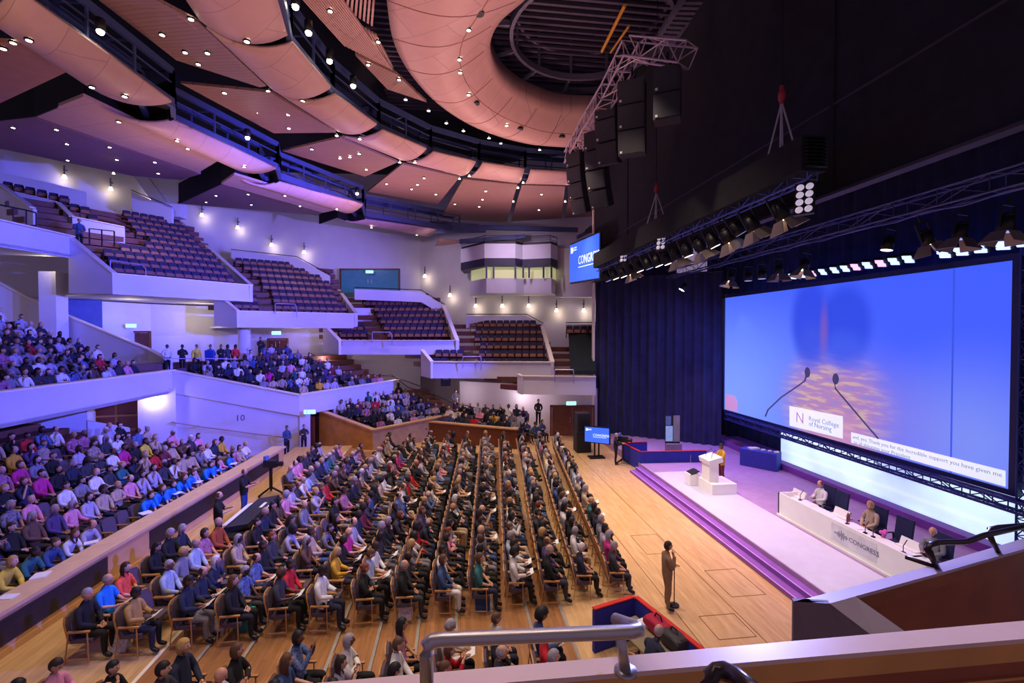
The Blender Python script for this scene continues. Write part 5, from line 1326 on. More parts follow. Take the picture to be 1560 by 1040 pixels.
POSES = {
 'lap': joints(),
 'cross': joints(**both(el=(.08, .25, .82)), wrL=(.2, -.04, .86), wrR=(.17, .04, .82), paL=(.18, -.12, .87), paR=(.14, .12, .83), turn=.2),
 'read': joints(**both(el=(.04, .24, .82), wr=(.27, .13, .78), pa=(.34, .1, .81)), nod=.35),
 'chin': joints(elR=(.13, -.2, .78), wrR=(.13, -.1, 1.07), paR=(.13, -.06, 1.14), turn=-.1),
 'legs': joints(spine=(-.06, 0, .73), chest=(-.11, 0, .92), neck=(-.12, 0, 1.09), head0=(-.1, 0, 1.18), headc=(-.065, 0, 1.315), shL=(-.13, .185, 1.04), shR=(-.13, -.185, 1.04), **both(el=(-.02, .24, .8)), wrL=(.2, .05, .7), wrR=(.2, -.07, .72), paL=(.27, .02, .69), paR=(.27, -.03, .71), knL=(.42, .06, .66), anL=(.56, -.1, .36), toL=(.7, -.1, .4)),
 'fwd': joints(spine=(.04, 0, .72), chest=(.13, 0, .9), neck=(.2, 0, 1.05), head0=(.25, 0, 1.13), headc=(.3, 0, 1.25), shL=(.16, .185, 1.0), shR=(.16, -.185, 1.0), **both(el=(.27, .23, .74), wr=(.42, .08, .64), pa=(.48, .04, .63))),
 'rest': joints(**both(el=(0, .28, .78), wr=(.25, .27, .71), pa=(.33, .27, .69)), turn=.5),
 'hands': joints(**both(el=(.16, .22, .85), wr=(.25, .09, 1.07), pa=(.27, .05, 1.14)), turn=-.15),
 'away': joints(turn=-.6, elR=(.02, -.26, .8), wrR=(.2, -.2, .7), paR=(.28, -.16, .68)),
 'stand': joints('stand'),
 'folded': joints('stand', **both(el=(.1, .25, 1.17)), wrL=(.22, -.04, 1.2), wrR=(.19, .04, 1.16), paL=(.2, -.12, 1.21), paR=(.16, .12, 1.17)),
 'mic': joints('stand', elR=(.06, -.24, 1.16), wrR=(.15, -.1, 1.4), paR=(.15, -.05, 1.48), elL=(.05, .26, 1.14), wrL=(.22, .12, 1.1), paL=(.29, .08, 1.12), turn=-.1, knL=(.05, .1, .5), anL=(.03, .11, .09), toL=(.19, .12, .045)),
 'front': joints('stand', **both(el=(.03, .25, 1.15), wr=(.2, .1, 1.0), pa=(.26, .05, .98))),
 'operate': joints('stand', **both(el=(.12, .24, 1.15), wr=(.34, .14, 1.2), pa=(.41, .1, 1.22)), nod=.15),
}
HK = ['short', 'long', 'bob', 'afro', 'thin', 'bun']
PM = {}
def pmesh(pose):
    if pose in PM: return PM[pose]
    F = figure(POSES[pose]); d = {}
    def mk_(nm, vs, fs, mi=None, ns=1):
        m = MB(); m.add(vs, fs)
        if mi: m.m = list(mi)
        me = m.mesh(nm, [SEATF]*ns, True); return me
    d['body'] = mk_('body', *F['body'], ns=3)
    for n in ('top_long', 'top_short', 'trousers', 'shoes'): d[n] = mk_(n, *F[n])
    d['hair'] = {k: mk_('hair', *F['hair'](k)) for k in HK}
    PM[pose] = d; return d
SKIN = {n: mat('skin_'+n, c, .5, vary=.05, scale=20) for n, c in (('pale', 'dca98e'), ('rosy', 'd09880'), ('olive', 'b88660'), ('brown', '7c4f38'), ('dark', '4c3024'))}
SKW = ['pale']*5+['rosy']*5+['olive']*2+['brown']*3+['dark']*2
HAIRC = {n: mat('hair_'+n, c, .6, vary=.2, scale=30) for n, c in (('black', '141014'), ('dark brown', '2e1f1a'), ('brown', '5a3c28'), ('grey', '9a929c'), ('white', 'd4ccd4'), ('blond', 'b8925a'), ('auburn', '7a3a22'))}
HCW = ['black']*4+['dark brown']*5+['brown']*4+['grey']*5+['white']*2+['blond']*3+['auburn']*2
CLO = {n: mat('cloth_'+n.replace(' ', '_'), c, .85, vary=.14, scale=14) for n, c in (('black', '17161c'), ('navy', '20263f'), ('charcoal', '36343e'), ('grey', '807c88'), ('white', 'dedad8'), ('lilac', 'aea6b8'), ('pale blue', 'a6b4c8'), ('bright blue', '1f7fe0'), ('blue', '3a5080'), ('red', 'c0202c'), ('magenta', 'c02a80'), ('pink', 'dc8ea4'), ('coral', 'ee5a44'), ('teal', '2f686c'), ('green', '4a7a50'), ('mustard', 'd0a02a'), ('beige', 'b8a088'), ('brown', '5e4438'), ('rust', 'a04a24'), ('purple', '4c3a66'), ('burgundy', '6a2030'), ('yellow', 'e2c844'), ('turquoise', '3ab0b8'), ('tan', 'b08a50'), ('muted brown', '8a6a52'), ('olive', '6a6038'))}
CLO.update({n: mat('cloth_'+n.replace(' ', '_'), c, .85, vary=.7, scale=26) for n, c in (('patterned blue', '5a6a9a'), ('patterned pink', 'a86a86'), ('patterned grey', '77727e'), ('floral beige', 'a08c80'))})
TW = ['patterned blue']*3+['patterned pink']*2+['patterned grey']*4+['floral beige']*3+['black']*13+['navy']*9+['charcoal']*8+['grey']*7+['white']*9+['lilac']*8+['pale blue']*3+['blue']*2+['red']*2+['magenta']+['pink']*3+['teal']+['mustard']+['beige']*4+['brown']*3+['purple']*2+['burgundy']*2
BW = ['black']*7+['navy']*5+['charcoal']*4+['grey']*2+['beige']+['blue']*2+['brown']
EYE = mat('eye_dark', '3a2a26', .3); LIP = {n: mat('lip_'+n, c, .5) for n, c in (('a', 'a8605a'), ('b', '5a322c'))}
SHOE = mat('shoe_black', '141216', .4)
NPER = [0]
def setm(o, *ms):
    for s, m in zip(o.material_slots, ms): s.link = 'OBJECT'; s.material = m
def person(pos, rz, pose, top, bottom, skin, hair, hc, label, group=None, sleeves=True, sc=1.0, shoe=None):
    d = pmesh(pose); o = bpy.data.objects.new('person', d['body']); COL.objects.link(o); o.location = pos; o.rotation_euler = (0, 0, rz); o.scale = (sc, sc, sc)
    setm(o, SKIN[skin], EYE, LIP['b' if skin in ('brown', 'dark') else 'a']); tag(o, label, 'person', group); NPER[0] += 1
    for nm, me, m in (('top', d['top_long' if sleeves else 'top_short'], CLO[top]), ('trousers', d['trousers'], CLO[bottom]), ('shoes', d['shoes'], shoe or SHOE), ('hair', d['hair'][hair] if hair else None, HAIRC.get(hc))):
        if me is None: continue
        c = bpy.data.objects.new(nm, me); COL.objects.link(c); c.parent = o; setm(c, m)
    return o
# ---- low poly crowd collected into one object
LOW = {}
def lowfig(pose, hair):
    if (pose, hair) in LOW: return LOW[(pose, hair)]
    F = figure(POSES[pose], 0, False, 8, 6)
    vs, fs, mi = [], [], []
    def ap(v, f, m):
        o = len(vs); vs.extend(v); fs.extend([tuple(i+o for i in q) for q in f]); mi.extend(m if isinstance(m, list) else [m]*len(f))
    ap(F['body'][0], F['body'][1], 0); ap(*F['top_long'], 1); ap(*F['trousers'], 2); ap(*F['shoes'], 2)
    if hair: ap(*F['hair'](hair), 3)
    LOW[(pose, hair)] = (np.array([tuple(x) for x in vs]), fs, mi); return LOW[(pose, hair)]
class Crowd:
    def __init__(s): s.V = []; s.F = []; s.M = []; s.n = 0; s.mats = []; s.ix = {}
    def mi(s, m):
        if m.name not in s.ix: s.ix[m.name] = len(s.mats); s.mats.append(m)
        return s.ix[m.name]
    def add(s, arr, fs, mi, ms, pos, rz, sc=1):
        c, n_ = math.cos(rz), math.sin(rz); A = arr*sc
        s.V.append(np.stack([A[:, 0]*c-A[:, 1]*n_+pos[0], A[:, 0]*n_+A[:, 1]*c+pos[1], A[:, 2]+pos[2]], 1))
        s.F += [tuple(i+s.n for i in q) for q in fs]; s.n += len(arr); k = [s.mi(m) for m in ms]; s.M += [k[i] for i in mi]
    def build(s, name, label, cat):
        me = bpy.data.meshes.new(name); me.from_pydata(np.concatenate(s.V).tolist(), [], s.F)
        for m in s.mats: me.materials.append(m)
        me.polygons.foreach_set('material_index', s.M); me.polygons.foreach_set('use_smooth', [True]*len(s.F))
        o = bpy.data.objects.new(name, me); COL.objects.link(o); return tag(o, label, cat, kind='stuff')
crowd = Crowd(); farchairs = Crowd()
# ---- seats
def rbox(mb, c, d, M=None, r=.03, k=None):       # box with chamfered vertical outline corners in its yz-plane
    hy, hz = d[1]/2, d[2]/2; P = [(-hy, -hz), (hy, -hz), (hy, hz-r*1.6), (hy-r*.5, hz-r*.4), (hy-r*1.6, hz), (-hy+r*1.6, hz), (-hy+r*.5, hz-r*.4), (-hy, hz-r*1.6)]
    M = M or Matrix.Identity(4); c = Vector(c); n = len(P)
    vs = [c+M @ Vector((x, y, z)) for x in (-d[0]/2, d[0]/2) for y, z in P]
    return mb.add(vs, [tuple(range(n-1, -1, -1)), tuple(range(n, 2*n))]+[(i, (i+1) % n, n+(i+1) % n, n+i) for i in range(n)], k)
def M_(f):
    m = MB(); f(m); return m
lean = Matrix.Rotation(rad(-12), 4, 'Y')
bs_back = M_(lambda m: rbox(m, (-.16, 0, .62), (.1, .48, .56), lean, .05)).mesh('backrest', SEATF)
bs_seat = M_(lambda m: (rbox(m, (.02, 0, .5), (.1, .45, .24), Matrix.Rotation(rad(-14), 4, 'Y'), .05), m.box((.075, 0, .5), (.02, .42, .14), M=Matrix.Rotation(rad(-14), 4, 'Y')))).mesh('seat', SEATW)
bs_fr = M_(lambda m: (m.box((-.1, -.25, .3), (.3, .03, .6)), m.box((-.1, .25, .3), (.3, .03, .6)), m.box((0, -.25, .62), (.3, .05, .035)), m.box((0, .25, .62), (.3, .05, .035)), m.box((-.12, 0, .36), (.06, .5, .05)))).mesh('frame', BLACKM)
NSEAT = [0]
def bseat(pos, rz, label, group):
    o = thing('tip_up_chair', label, 'seat', pos, rz, group); NSEAT[0] += 1
    for nm, me in (('backrest', bs_back), ('seat', bs_seat), ('frame', bs_fr)):
        c = bpy.data.objects.new(nm, me); COL.objects.link(c); c.parent = o
def fill(T, masks, where, smin=-3.2):
    rows = []
    for i in range(T['n']):
        row = []; s = smin
        while s < T['L']-.3:
            s += .54; p = T['FL']+T['b']*(.3+T['d']*i+.5)+T['t']*s; p = up(p, T['z']-.7+T['rise']*i+.0)
            x, y, D = proj(p+Vector((0, 0, .62)))
            if any(inpoly(x, y, m) for m in masks): row.append(p)
        rows.append(row)
    rz = math.atan2(-T['b'].y, -T['b'].x)
    for i, row in enumerate([r for r in rows if r]):
        for j, p in enumerate(row): bseat(p, rz, 'empty purple seat, %s from the stairs in %s row of the %s balcony' % (nth(j), nth(i), where), 'empty seats in the %s balcony' % where)
fill(TA, [[(184, 314), (265, 328), (362, 432), (340, 436), (172, 412), (155, 385), (190, 372), (230, 372), (205, 345)]], 'highest')
fill(TB, [[(358, 388), (444, 396), (480, 412), (496, 428), (532, 478), (418, 470), (406, 440), (384, 415), (362, 402)], [(345, 450), (393, 450), (393, 472), (352, 470)]], 'second highest')
fill(TC, [[(545, 442), (634, 443), (676, 466), (690, 514), (592, 512), (575, 480), (560, 462)], [(512, 494), (558, 494), (562, 514), (518, 514)]], 'third highest')
fill(TD, [[(711, 482), (798, 482), (828, 497), (842, 552), (731, 552), (722, 510)], [(658, 530), (702, 530), (702, 551), (660, 551)]], 'fourth highest')
for j, (x, y) in enumerate([(12, 282), (29, 286), (46, 290), (64, 294), (82, 299), (98, 303), (98, 312), (114, 316), (130, 320), (106, 324), (124, 329), (142, 333)]):
    p = at(x, y, 32.6 if y < 305 else 32.0)-Vector((0, 0, .62)); bseat(p, rad(-50), 'empty purple seat, %s towards the stage on the small uppermost balcony' % nth(j), 'empty seats on the far left small balcony')
for j, x in enumerate((868, 879, 890, 901)):
    bseat(at(x, 502, 34)-Vector((0, 0, .62)), rad(-95), 'empty dark seat, %s towards the stage behind the dark covered seats' % nth(j), 'seats behind the dark cover')
# conference chairs of the stalls (facing +x)
cc_back = M_(lambda m: rbox(m, (-.2, 0, .72), (.05, .46, .52), lean, .1)).mesh('backrest', CHAIRF)
cc_shell = M_(lambda m: rbox(m, (-.235, 0, .7), (.025, .5, .6), lean, .1)).mesh('back_shell', CHAIRW)
cc_seat = M_(lambda m: m.box((.03, 0, .44), (.46, .46, .08))).mesh('seat', CHAIRF)
def armf(y):
    def f(m):
        m.box((.04, y, .665), (.42, .05, .03)); m.beam((.2, y, .66), (.22, y, .0), .018, .022); m.beam((-.16, y, .66), (-.24, y, .0), .018, .022); m.beam((-.2, y, .1), (.2, y, .1), .02, .02)
    return M_(f).mesh('arm_frame', CHAIRW)
cc_al, cc_ar = armf(.265), armf(-.265)
NCH = [0]
def cchair(pos, rz, label, group='conference chairs in the stalls'):
    o = thing('conference_chair', label, 'chair', pos, rz, group); NCH[0] += 1
    for nm, me in (('backrest', cc_back), ('back_shell', cc_shell), ('seat', cc_seat), ('arm_frame', cc_al), ('arm_frame', cc_ar)):
        c = bpy.data.objects.new(nm, me); COL.objects.link(c); c.parent = bk if nm == 'back_shell' else o
        if nm == 'backrest': bk = c
lowch = MB(); lowch.k = 0; rbox(lowch, (-.2, 0, .72), (.05, .46, .52), lean, .1); lowch.box((.03, 0, .44), (.46, .46, .08)); lowch.k = 1; rbox(lowch, (-.235, 0, .7), (.025, .5, .6), lean, .1)
for y in (-.265, .265): lowch.box((.04, y, .665), (.42, .05, .03)); lowch.beam((.2, y, .66), (.22, y, 0), .025, .03)
lowch_a = np.array(lowch.v)
# fixed seats of the rear block and galleries
ts_back = M_(lambda m: rbox(m, (-.18, 0, .62), (.1, .5, .62), lean, .08)).mesh('backrest', CHAIRF)
ts_seat = M_(lambda m: m.box((.05, 0, .42), (.44, .46, .1))).mesh('seat', CHAIRF)
ts_arm = M_(lambda m: (m.box((.02, .27, .6), (.34, .05, .04)), m.box((0, .27, .3), (.1, .04, .6)))).mesh('armrest', CHAIRW)
NTS = [0]
def tseat(pos, rz, label):
    o = thing('auditorium_chair', label, 'seat', pos, rz, 'fixed seats of the rear block'); NTS[0] += 1
    for nm, me in (('backrest', ts_back), ('seat', ts_seat), ('armrest', ts_arm)):
        c = bpy.data.objects.new(nm, me); COL.objects.link(c); c.parent = o
lowts = MB(); rbox(lowts, (-.18, 0, .62), (.1, .5, .62), lean, .08); lowts.box((.05, 0, .42), (.44, .46, .1)); lowts_a = np.array(lowts.v)
# ---- all audience places
PL = []                                         # (block, row, idx, pos, rz, chairkind)
def rowx(k, Y): return 4.35-.93*k+.11*(Y-12)*(1-k/13)
for k in range(14):
    j = 0; Y = 12.25-.13*k+(.1 if k % 2 else 0)
    Ye = 27.0 if k < 8 else (26.2 if k < 10 else 24.0)
    while Y < Ye:
        X = rowx(k, Y)
        if not (k >= 12 and 14.6 < Y < 19.6) and not (k == 13 and Y > 15): PL.append(('m', k, j, Vector((X, Y, zf(X+.1))), rad(R.uniform(-4, 4))-.11*(1-k/13), 'c'))
        Y += .57; j += 1
for k in range(12):
    for j in range(5):
        Y = 9.35-.1*k-.57*j+.2*(k % 2); X = 3.55-.93*k+.05
        if X < 2.6: PL.append(('n', k, j, Vector((X, Y, zf(X+.1))), rad(R.uniform(-4, 4)), 'c'))
for r in range(9):
    j = 0; Y = 8.6+(.25 if r % 2 else 0); Ye = [24.0, 23.8, 23.4, 23.0, 22.7, 22.3, 20.5, 18.5, 17][r]
    while Y < Ye:
        X = -10.7-.9*r+.045*(Y-11); PL.append(('r', r, j, Vector((X, Y, .55+.27*r)), rad(R.uniform(-5, 5)), 't')); Y += .58; j += 1
for r in range(8):
    Y = 12.0; j = 0
    while Y < 27.6:
        PL.append(('g', r, j, Vector((-17.15-.9*r, Y, 4.3+.4*r)), rad(R.uniform(-8, 8)), 't')); Y += .58; j += 1
T2M = [(205, 552), (255, 549), (290, 545), (378, 537), (392, 527), (440, 523), (535, 566), (598, 574), (600, 580), (455, 603), (262, 575)]
rzg = math.atan2(-bd.y, -bd.x); w_ = up(P1-P2, 0); sl2 = w_.dot(rd)/w_.dot(bd); w_ = up(Q0-Q1, 0); sl3 = w_.dot(fr)/w_.dot(fb)
for r in range(8):
    b0 = .6+.9*r; s = -1.6*b0-.5; j = 0
    while s < 8.4:
        p = up(P2, 0)+bd*(b0+.25)+rd*s; p.z = 2.75+.38*r; x, y, D = proj(p+Vector((0, 0, 1.25)))
        if inpoly(x, y, T2M) and s > sl2*(b0+.25)+1.05: PL.append(('h', r, j, p, rzg+rad(R.uniform(-8, 8)), 't'))
        s += .58; j += 1
FM = [(502, 625), (512, 603), (560, 588), (604, 585), (640, 600), (690, 622), (722, 626), (568, 652)]
rzf = math.atan2(-fb.y, -fb.x)
for r in range(8):
    b0 = .5+.9*r; s = -.8*b0-.5; j = 0
    while s < 7.6:
        p = up(Q1, 0)+fb*(b0+.2)+fr*s; p.z = .45+.3*r; x, y, D = proj(p+Vector((0, 0, 1.25)))
        if inpoly(x, y, FM) and s > sl3*(b0+.2)+.9: PL.append(('f', r, j, p, rzf+rad(R.uniform(-8, 8)), 't'))
        s += .58; j += 1
rzG = math.atan2(-gb.y, -gb.x)
for r in range(3):
    s = .8; j = 0
    while s < (G1-G0).length-.2:
        p = up(G0, 0)+gb*(.6+.9*r)+gr*s; p.z = .4+.25*r; PL.append(('k', r, j, p, rzG+rad(R.uniform(-8, 8)), 't')); s += .58; j += 1
# seats left empty where the photograph shows empty ones
EMPTY = [(152, 812), (178, 795), (168, 803), (200, 785), (190, 840), (455, 790), (478, 772), (497, 762), (520, 748), (222, 862), (230, 900), (345, 850), (383, 800), (470, 840), (505, 850)]
cand = []
for q in PL:
    x, y, D = proj(q[3]+Vector((0, 0, 1.2)))
    if -25 < x < 1000 and y < 1075 and D > 5: cand.append((D, x, y, q))
cand.sort(key=lambda t: t[0])
emp = set()
for ex, ey in EMPTY:
    c = min((c for c in cand if c[3][0] in 'mnr'), key=lambda c: (c[1]-ex)**2+(c[2]-ey-6)**2); emp.add(id(c[3]))
for c in cand:
    if R.random() < .035 and c[0] > 13: emp.add(id(c[3]))
# recognisable members of the audience: photo spot of the head/torso -> look
SPOT = [(212, 872, 'coral', 'black', 'long', 'dark brown', 'pale', 'lap'), (228, 932, 'tan', 'navy', 'short', 'black', 'dark', 'read'), (162, 912, 'bright blue', 'charcoal', 'thin', 'grey', 'rosy', 'read'), (122, 940, 'black', 'black', 'short', 'grey', 'rosy', 'lap'),
 (278, 925, 'navy', 'grey', 'short', 'black', 'brown', 'read'), (330, 812, 'rust', 'charcoal', 'thin', 'grey', 'rosy', 'lap'), (300, 845, 'pale blue', 'beige', 'thin', 'grey', 'rosy', 'lap'), (243, 845, 'black', 'black', 'long', 'black', 'pale', 'read'),
 (353, 905, 'black', 'black', 'long', 'brown', 'pale', 'lap'), (422, 910, 'charcoal', 'black', 'thin', 'brown', 'dark', 'read'), (495, 910, 'white', 'navy', 'short', 'black', 'dark', 'read'), (516, 835, 'mustard', 'charcoal', 'long', 'blond', 'pale', 'read'),
 (436, 895, 'red', 'black', 'bun', 'black', 'brown', 'lap'), (670, 1000, 'red', 'black', 'bob', 'brown', 'pale', 'hands'), (604, 985, 'white', 'black', 'short', 'brown', 'pale', 'lap'), (450, 1005, 'blue', 'grey', 'long', 'brown', 'pale', 'rest'), (530, 1000, 'lilac', 'brown', 'long', 'dark brown', 'pale', 'hands'),
 (372, 1005, 'black', 'black', 'bob', 'brown', 'rosy', 'cross'), (270, 1020, 'navy', 'black', 'bob', 'blond', 'pale', 'lap'), (190, 1020, 'black', 'navy', 'short', 'black', 'pale', 'chin'), (742, 995, 'charcoal', 'black', 'thin', 'grey', 'rosy', 'lap'), (725, 970, 'black', 'black', 'short', 'grey', 'rosy', 'lap'),
 (810, 990, 'red', 'navy', 'short', 'brown', 'pale', 'lap'), (795, 962, 'blue', 'black', 'afro', 'black', 'brown', 'read'), (848, 955, 'lilac', 'navy', 'bob', 'grey', 'pale', 'lap'), (866, 985, 'red', 'black', 'bob', 'blond', 'rosy', 'lap'), (890, 990, 'white', 'grey', 'short', 'white', 'rosy', 'lap'),
 (712, 890, 'teal', 'navy', 'bob', 'brown', 'pale', 'lap'), (670, 880, 'blue', 'white', 'bob', 'brown', 'pale', 'lap'), (930, 885, 'charcoal', 'charcoal', 'short', 'grey', 'rosy', 'lap'), (880, 880, 'navy', 'black', 'short', 'white', 'rosy', 'lap'), (820, 880, 'black', 'charcoal', 'thin', 'grey', 'rosy', 'lap'),
 (600, 895, 'black', 'charcoal', 'thin', 'grey', 'rosy', 'lap'), (55, 770, 'pink', 'grey', 'thin', 'grey', 'rosy', 'lap'), (36, 860, 'teal', 'black', 'short', 'black', 'dark', 'fwd'), (75, 840, 'blue', 'black', 'short', 'brown', 'pale', 'fwd'), (112, 830, 'white', 'black', 'long', 'brown', 'rosy', 'fwd'), (5, 890, 'yellow', 'blue', 'bob', 'blond', 'pale', 'fwd'),
 (185, 685, 'magenta', 'black', 'short', 'black', 'brown', 'lap'), (215, 670, 'yellow', 'black', 'short', 'black', 'brown', 'lap'), (240, 682, 'red', 'black', 'short', 'black', 'brown', 'lap'), (38, 672, 'red', 'black', 'short', 'black', 'brown', 'lap'), (20, 715, 'magenta', 'black', 'bob', 'brown', 'rosy', 'lap'),
 (395, 745, 'black', 'charcoal', 'short', 'black', 'rosy', 'lap'), (505, 740, 'red', 'black', 'short', 'black', 'brown', 'lap'), (625, 715, 'red', 'black', 'long', 'black', 'brown', 'lap'), (632, 733, 'red', 'black', 'bun', 'black', 'dark', 'lap')]
for x in ((215, 757), (228, 750), (243, 742), (256, 735), (282, 725), (308, 715), (325, 705), (345, 697)): SPOT.append((*x, 'bright blue', 'black', R.choice(['short', 'long', 'bob']), R.choice(['black', 'dark brown', 'brown']), 'pale', 'fwd'))
look = {}
for sp in SPOT:
    c = min((c for c in cand if id(c[3]) not in look), key=lambda c: (c[1]-sp[0])**2+((c[2]-4)-sp[1])**2*1.0); look[id(c[3])] = sp; emp.discard(id(c[3]))
BLK = {'m': ('%s from the aisle in %s stalls row', 0), 'n': ('%s beyond aisle, %s stalls row', 0), 'r': ('%s from near end, %s rear row', 0)}
NIND = 255
# nearest first, always those picked out above
order = sorted(cand, key=lambda c: (0 if id(c[3]) in look else 1, c[0]))
ind = set(id(c[3]) for c in [c for c in order if id(c[3]) not in emp][:NIND])
SP = list(POSES)[:9]; SPW = ['lap']*5+['cross']*2+['read']*4+['chin']*2+['legs']*4+['fwd']+['rest']*2+['hands']+['away']
chn = sorted([c for c in cand if c[3][5] == 'c'], key=lambda c: c[0]); chin_ = set(id(c[3]) for c in chn[:235])
tsn = [c for c in sorted(cand, key=lambda c: c[0]) if c[3][0] == 'r'][:75]; tsin = set(id(c[3]) for c in tsn)
for D, x, y, q in cand:
    blk, k, j, pos, rz, ck = q; e = id(q) in emp
    if blk in BLK: place = BLK[blk][0] % (nth(j), nth(k))
    if ck == 'c':
        if id(q) in chin_: cchair(pos, rz, 'mauve conference chair, %s%s' % (place, ', empty' if e else ''))
        else: farchairs.add(lowch_a, lowch.f, lowch.m, (CHAIRF, CHAIRW), pos, rz)
    elif id(q) in tsin: tseat(pos, rz, 'mauve fixed seat, %s%s' % (place, ', empty' if e else ''))
    else: farchairs.add(lowts_a, lowts.f, lowts.m, (CHAIRF,), pos, rz)
    if e: continue
    sp = look.get(id(q))
    top, bot = (sp[2], sp[3]) if sp else (R.choice(TW), R.choice(BW))
    hair, hc, skn, pose = (sp[4], sp[5], sp[6], sp[7]) if sp else (R.choice(['short']*6+['long']*3+['bob']*4+['thin']*3+['bun', 'afro', None]), R.choice(HCW), R.choice(SKW), R.choice(SPW))
    if not sp:
        if hair == 'afro': skn, hc = R.choice(['brown', 'dark']), 'black'
        elif skn in ('brown', 'dark'): hc = R.choice(['black', 'black', 'dark brown', 'grey'])
    sc = R.uniform(.95, 1.05)
    if id(q) in ind:
        hl = 'bald' if hair is None else ('%s haired' % hc)
        person(pos, rz, pose, top, bot, skn, hair, hc, '%s person in %s top, %s' % (hl, top, place) if blk in BLK else '%s person in %s top in the gallery' % (hl, top), 'seated audience in the %s' % ('stalls' if blk in 'mn' else 'rear block'), R.random() < .72 and top != 'bright blue', sc)
        if pose == 'read' and blk in BLK and (not sp or R.random() < .6):
            mr = Matrix.Rotation(rz, 4, 'Z'); mp_ = MB(); mp_.box(mr @ Vector((.4*sc, 0, .8*sc)), (.2, .29, .008), M=mr @ Matrix.Rotation(rad(-28), 4, 'Y'))
            tag(mp_.build('paper_sheet', PAPER, org=None), 'white paper held by person %s' % place.replace(' in ', ', '), 'paper', 'papers held by the audience').location = pos
    else:
        a, f_, m_ = lowfig(pose, hair); crowd.add(a, f_, m_, (SKIN[skn], CLO[top], CLO[bot], HAIRC[hc]), pos, rz, sc)
crowd.build('seated_crowd', 'distant seated crowd filling the far stalls, galleries and side blocks', 'crowd')
farchairs.build('distant_seating', 'rows of seats under the distant seated crowd', 'seating')
print('COUNTS persons', NPER[0], 'seats', NSEAT[0], 'chairs', NCH[0], 'ts', NTS[0], 'crowd', len(crowd.V), 'cand', len(cand))
# ---- individual standing and working people
def stand(px, py, z, pose, top, bot, skn, hair, hc, label, face, sc=1.0, D=None, sleeves=True):
    p = at(px, py, D) if D else atz(px, py, z)
    if D: p.z = z if z is not None else p.z
    return person(p, rad(face), pose, top, bot, skn, hair, hc, label, None, sleeves, sc)
stand(1016, 928, .01, 'mic', 'muted brown', 'muted brown', 'olive', 'short', 'dark brown', 'man in brown suit standing alone on the open floor with microphone', -5, 1.0)
stand(1099, 735, .42, 'operate', 'mustard', 'burgundy', 'brown', 'short', 'black', 'speaker in orange top standing behind the white lectern', 180, 1.0)
stand(938, 707, .01, 'operate', 'black', 'black', 'pale', 'thin', 'grey', 'camera operator in black beside the blue booth', -20, .97)
stand(437, 690, .01, 'front', 'blue', 'black', 'olive', 'short', 'dark brown', 'usher in blue shirt standing at the corner of the wall numbered ten', -30, .98, D=27.2)
stand(463, 688, .01, 'folded', 'charcoal', 'black', 'pale', 'short', 'brown', 'usher in dark clothes standing in the passage doorway', -60, .95, D=27.8)
stand(694, 624, 1.2, 'front', 'white', 'black', 'olive', 'short', 'black', 'person in white top standing on far stairs above the side block', -90, 1.0, D=34.6)
stand(820, 641, 1.0, 'front', 'black', 'black', 'olive', 'short', 'black', 'usher in black standing left of the wide brown doors', -90, 1.0, D=31)
stand(121, 379, None, 'front', 'blue', 'black', 'olive', 'thin', 'dark brown', 'usher in blue shirt standing on the highest balcony stairs', -40, 1.05, D=28.6)
gx = [(255, 'white', 'black', 'short', 'black'), (278, 'black', 'black', 'short', 'black'), (300, 'yellow', 'black', 'bun', 'black'), (321, 'blue', 'navy', 'short', 'black'), (337, 'black', 'black', 'short', 'black'), (347, 'charcoal', 'black', 'bob', 'black'), (359, 'red', 'burgundy', 'bob', 'black')]
for i, (x, t_, b__, h, c) in enumerate(gx):
    stand(x, 569-(x-255)*.03, None, ['front', 'folded', 'stand'][i % 3], t_, b__, R.choice(['brown', 'olive', 'dark']), h, c, 'person in %s top standing at the gallery rail, %s from the stair wall' % (t_, nth(i)), -40, .98, D=27.6+.02*(x-255))
stand(397, 549, None, 'folded', 'black', 'black', 'olive', 'short', 'black', 'person in black standing at the back of the middle gallery', -40, 1, D=35)
# blue placard held at the rail
mb = MB(); p = at(321, 541, 27.9); mb.box((p.x, p.y-.15, p.z), (.62, .04, .6), rz=-.3); tag(mb.build('placard', mat('blue_placard', '2a58d8', .5)), 'blue placard held at the gallery rail', 'placard')
mb = MB(); mb.path([at(248, 546, 26.6), at(290, 546, 27), at(330, 546, 27.4), at(362, 547, 27.8)], .03, 6); tag(mb.build('gallery_rail', mat('pale_steel_rail2', 'c0b4cc', .4)), 'thin pale rail in front of the standing people on the gallery', 'rail')
p = atz(1027, 922, .01); mb = MB(); mb.tube(p, p+Vector((0, 0, 1.25)), .014, 8); mb.tube(p, p+Vector((0, 0, .03)), .13, 14); mb.tube(p+Vector((0, 0, 1.2)), p+Vector((-.05, 0, 1.4)), .025, 8)
tag(mb.build('microphone_stand', BLACKM), 'thin black microphone stand before the man on the open floor', 'stand')
# sound crew
stand(333, 822, .36, 'operate', 'black', 'black', 'pale', 'thin', 'brown', 'bald sound engineer in black shirt at the near end of mixing desk', 15, 1.0, D=14.7, sleeves=False)
stand(372, 778, .36, 'operate', 'black', 'blue', 'rosy', 'thin', 'brown', 'sound engineer in black shirt at the far end of mixing desk', 0, 1.0, D=17.2, sleeves=False)
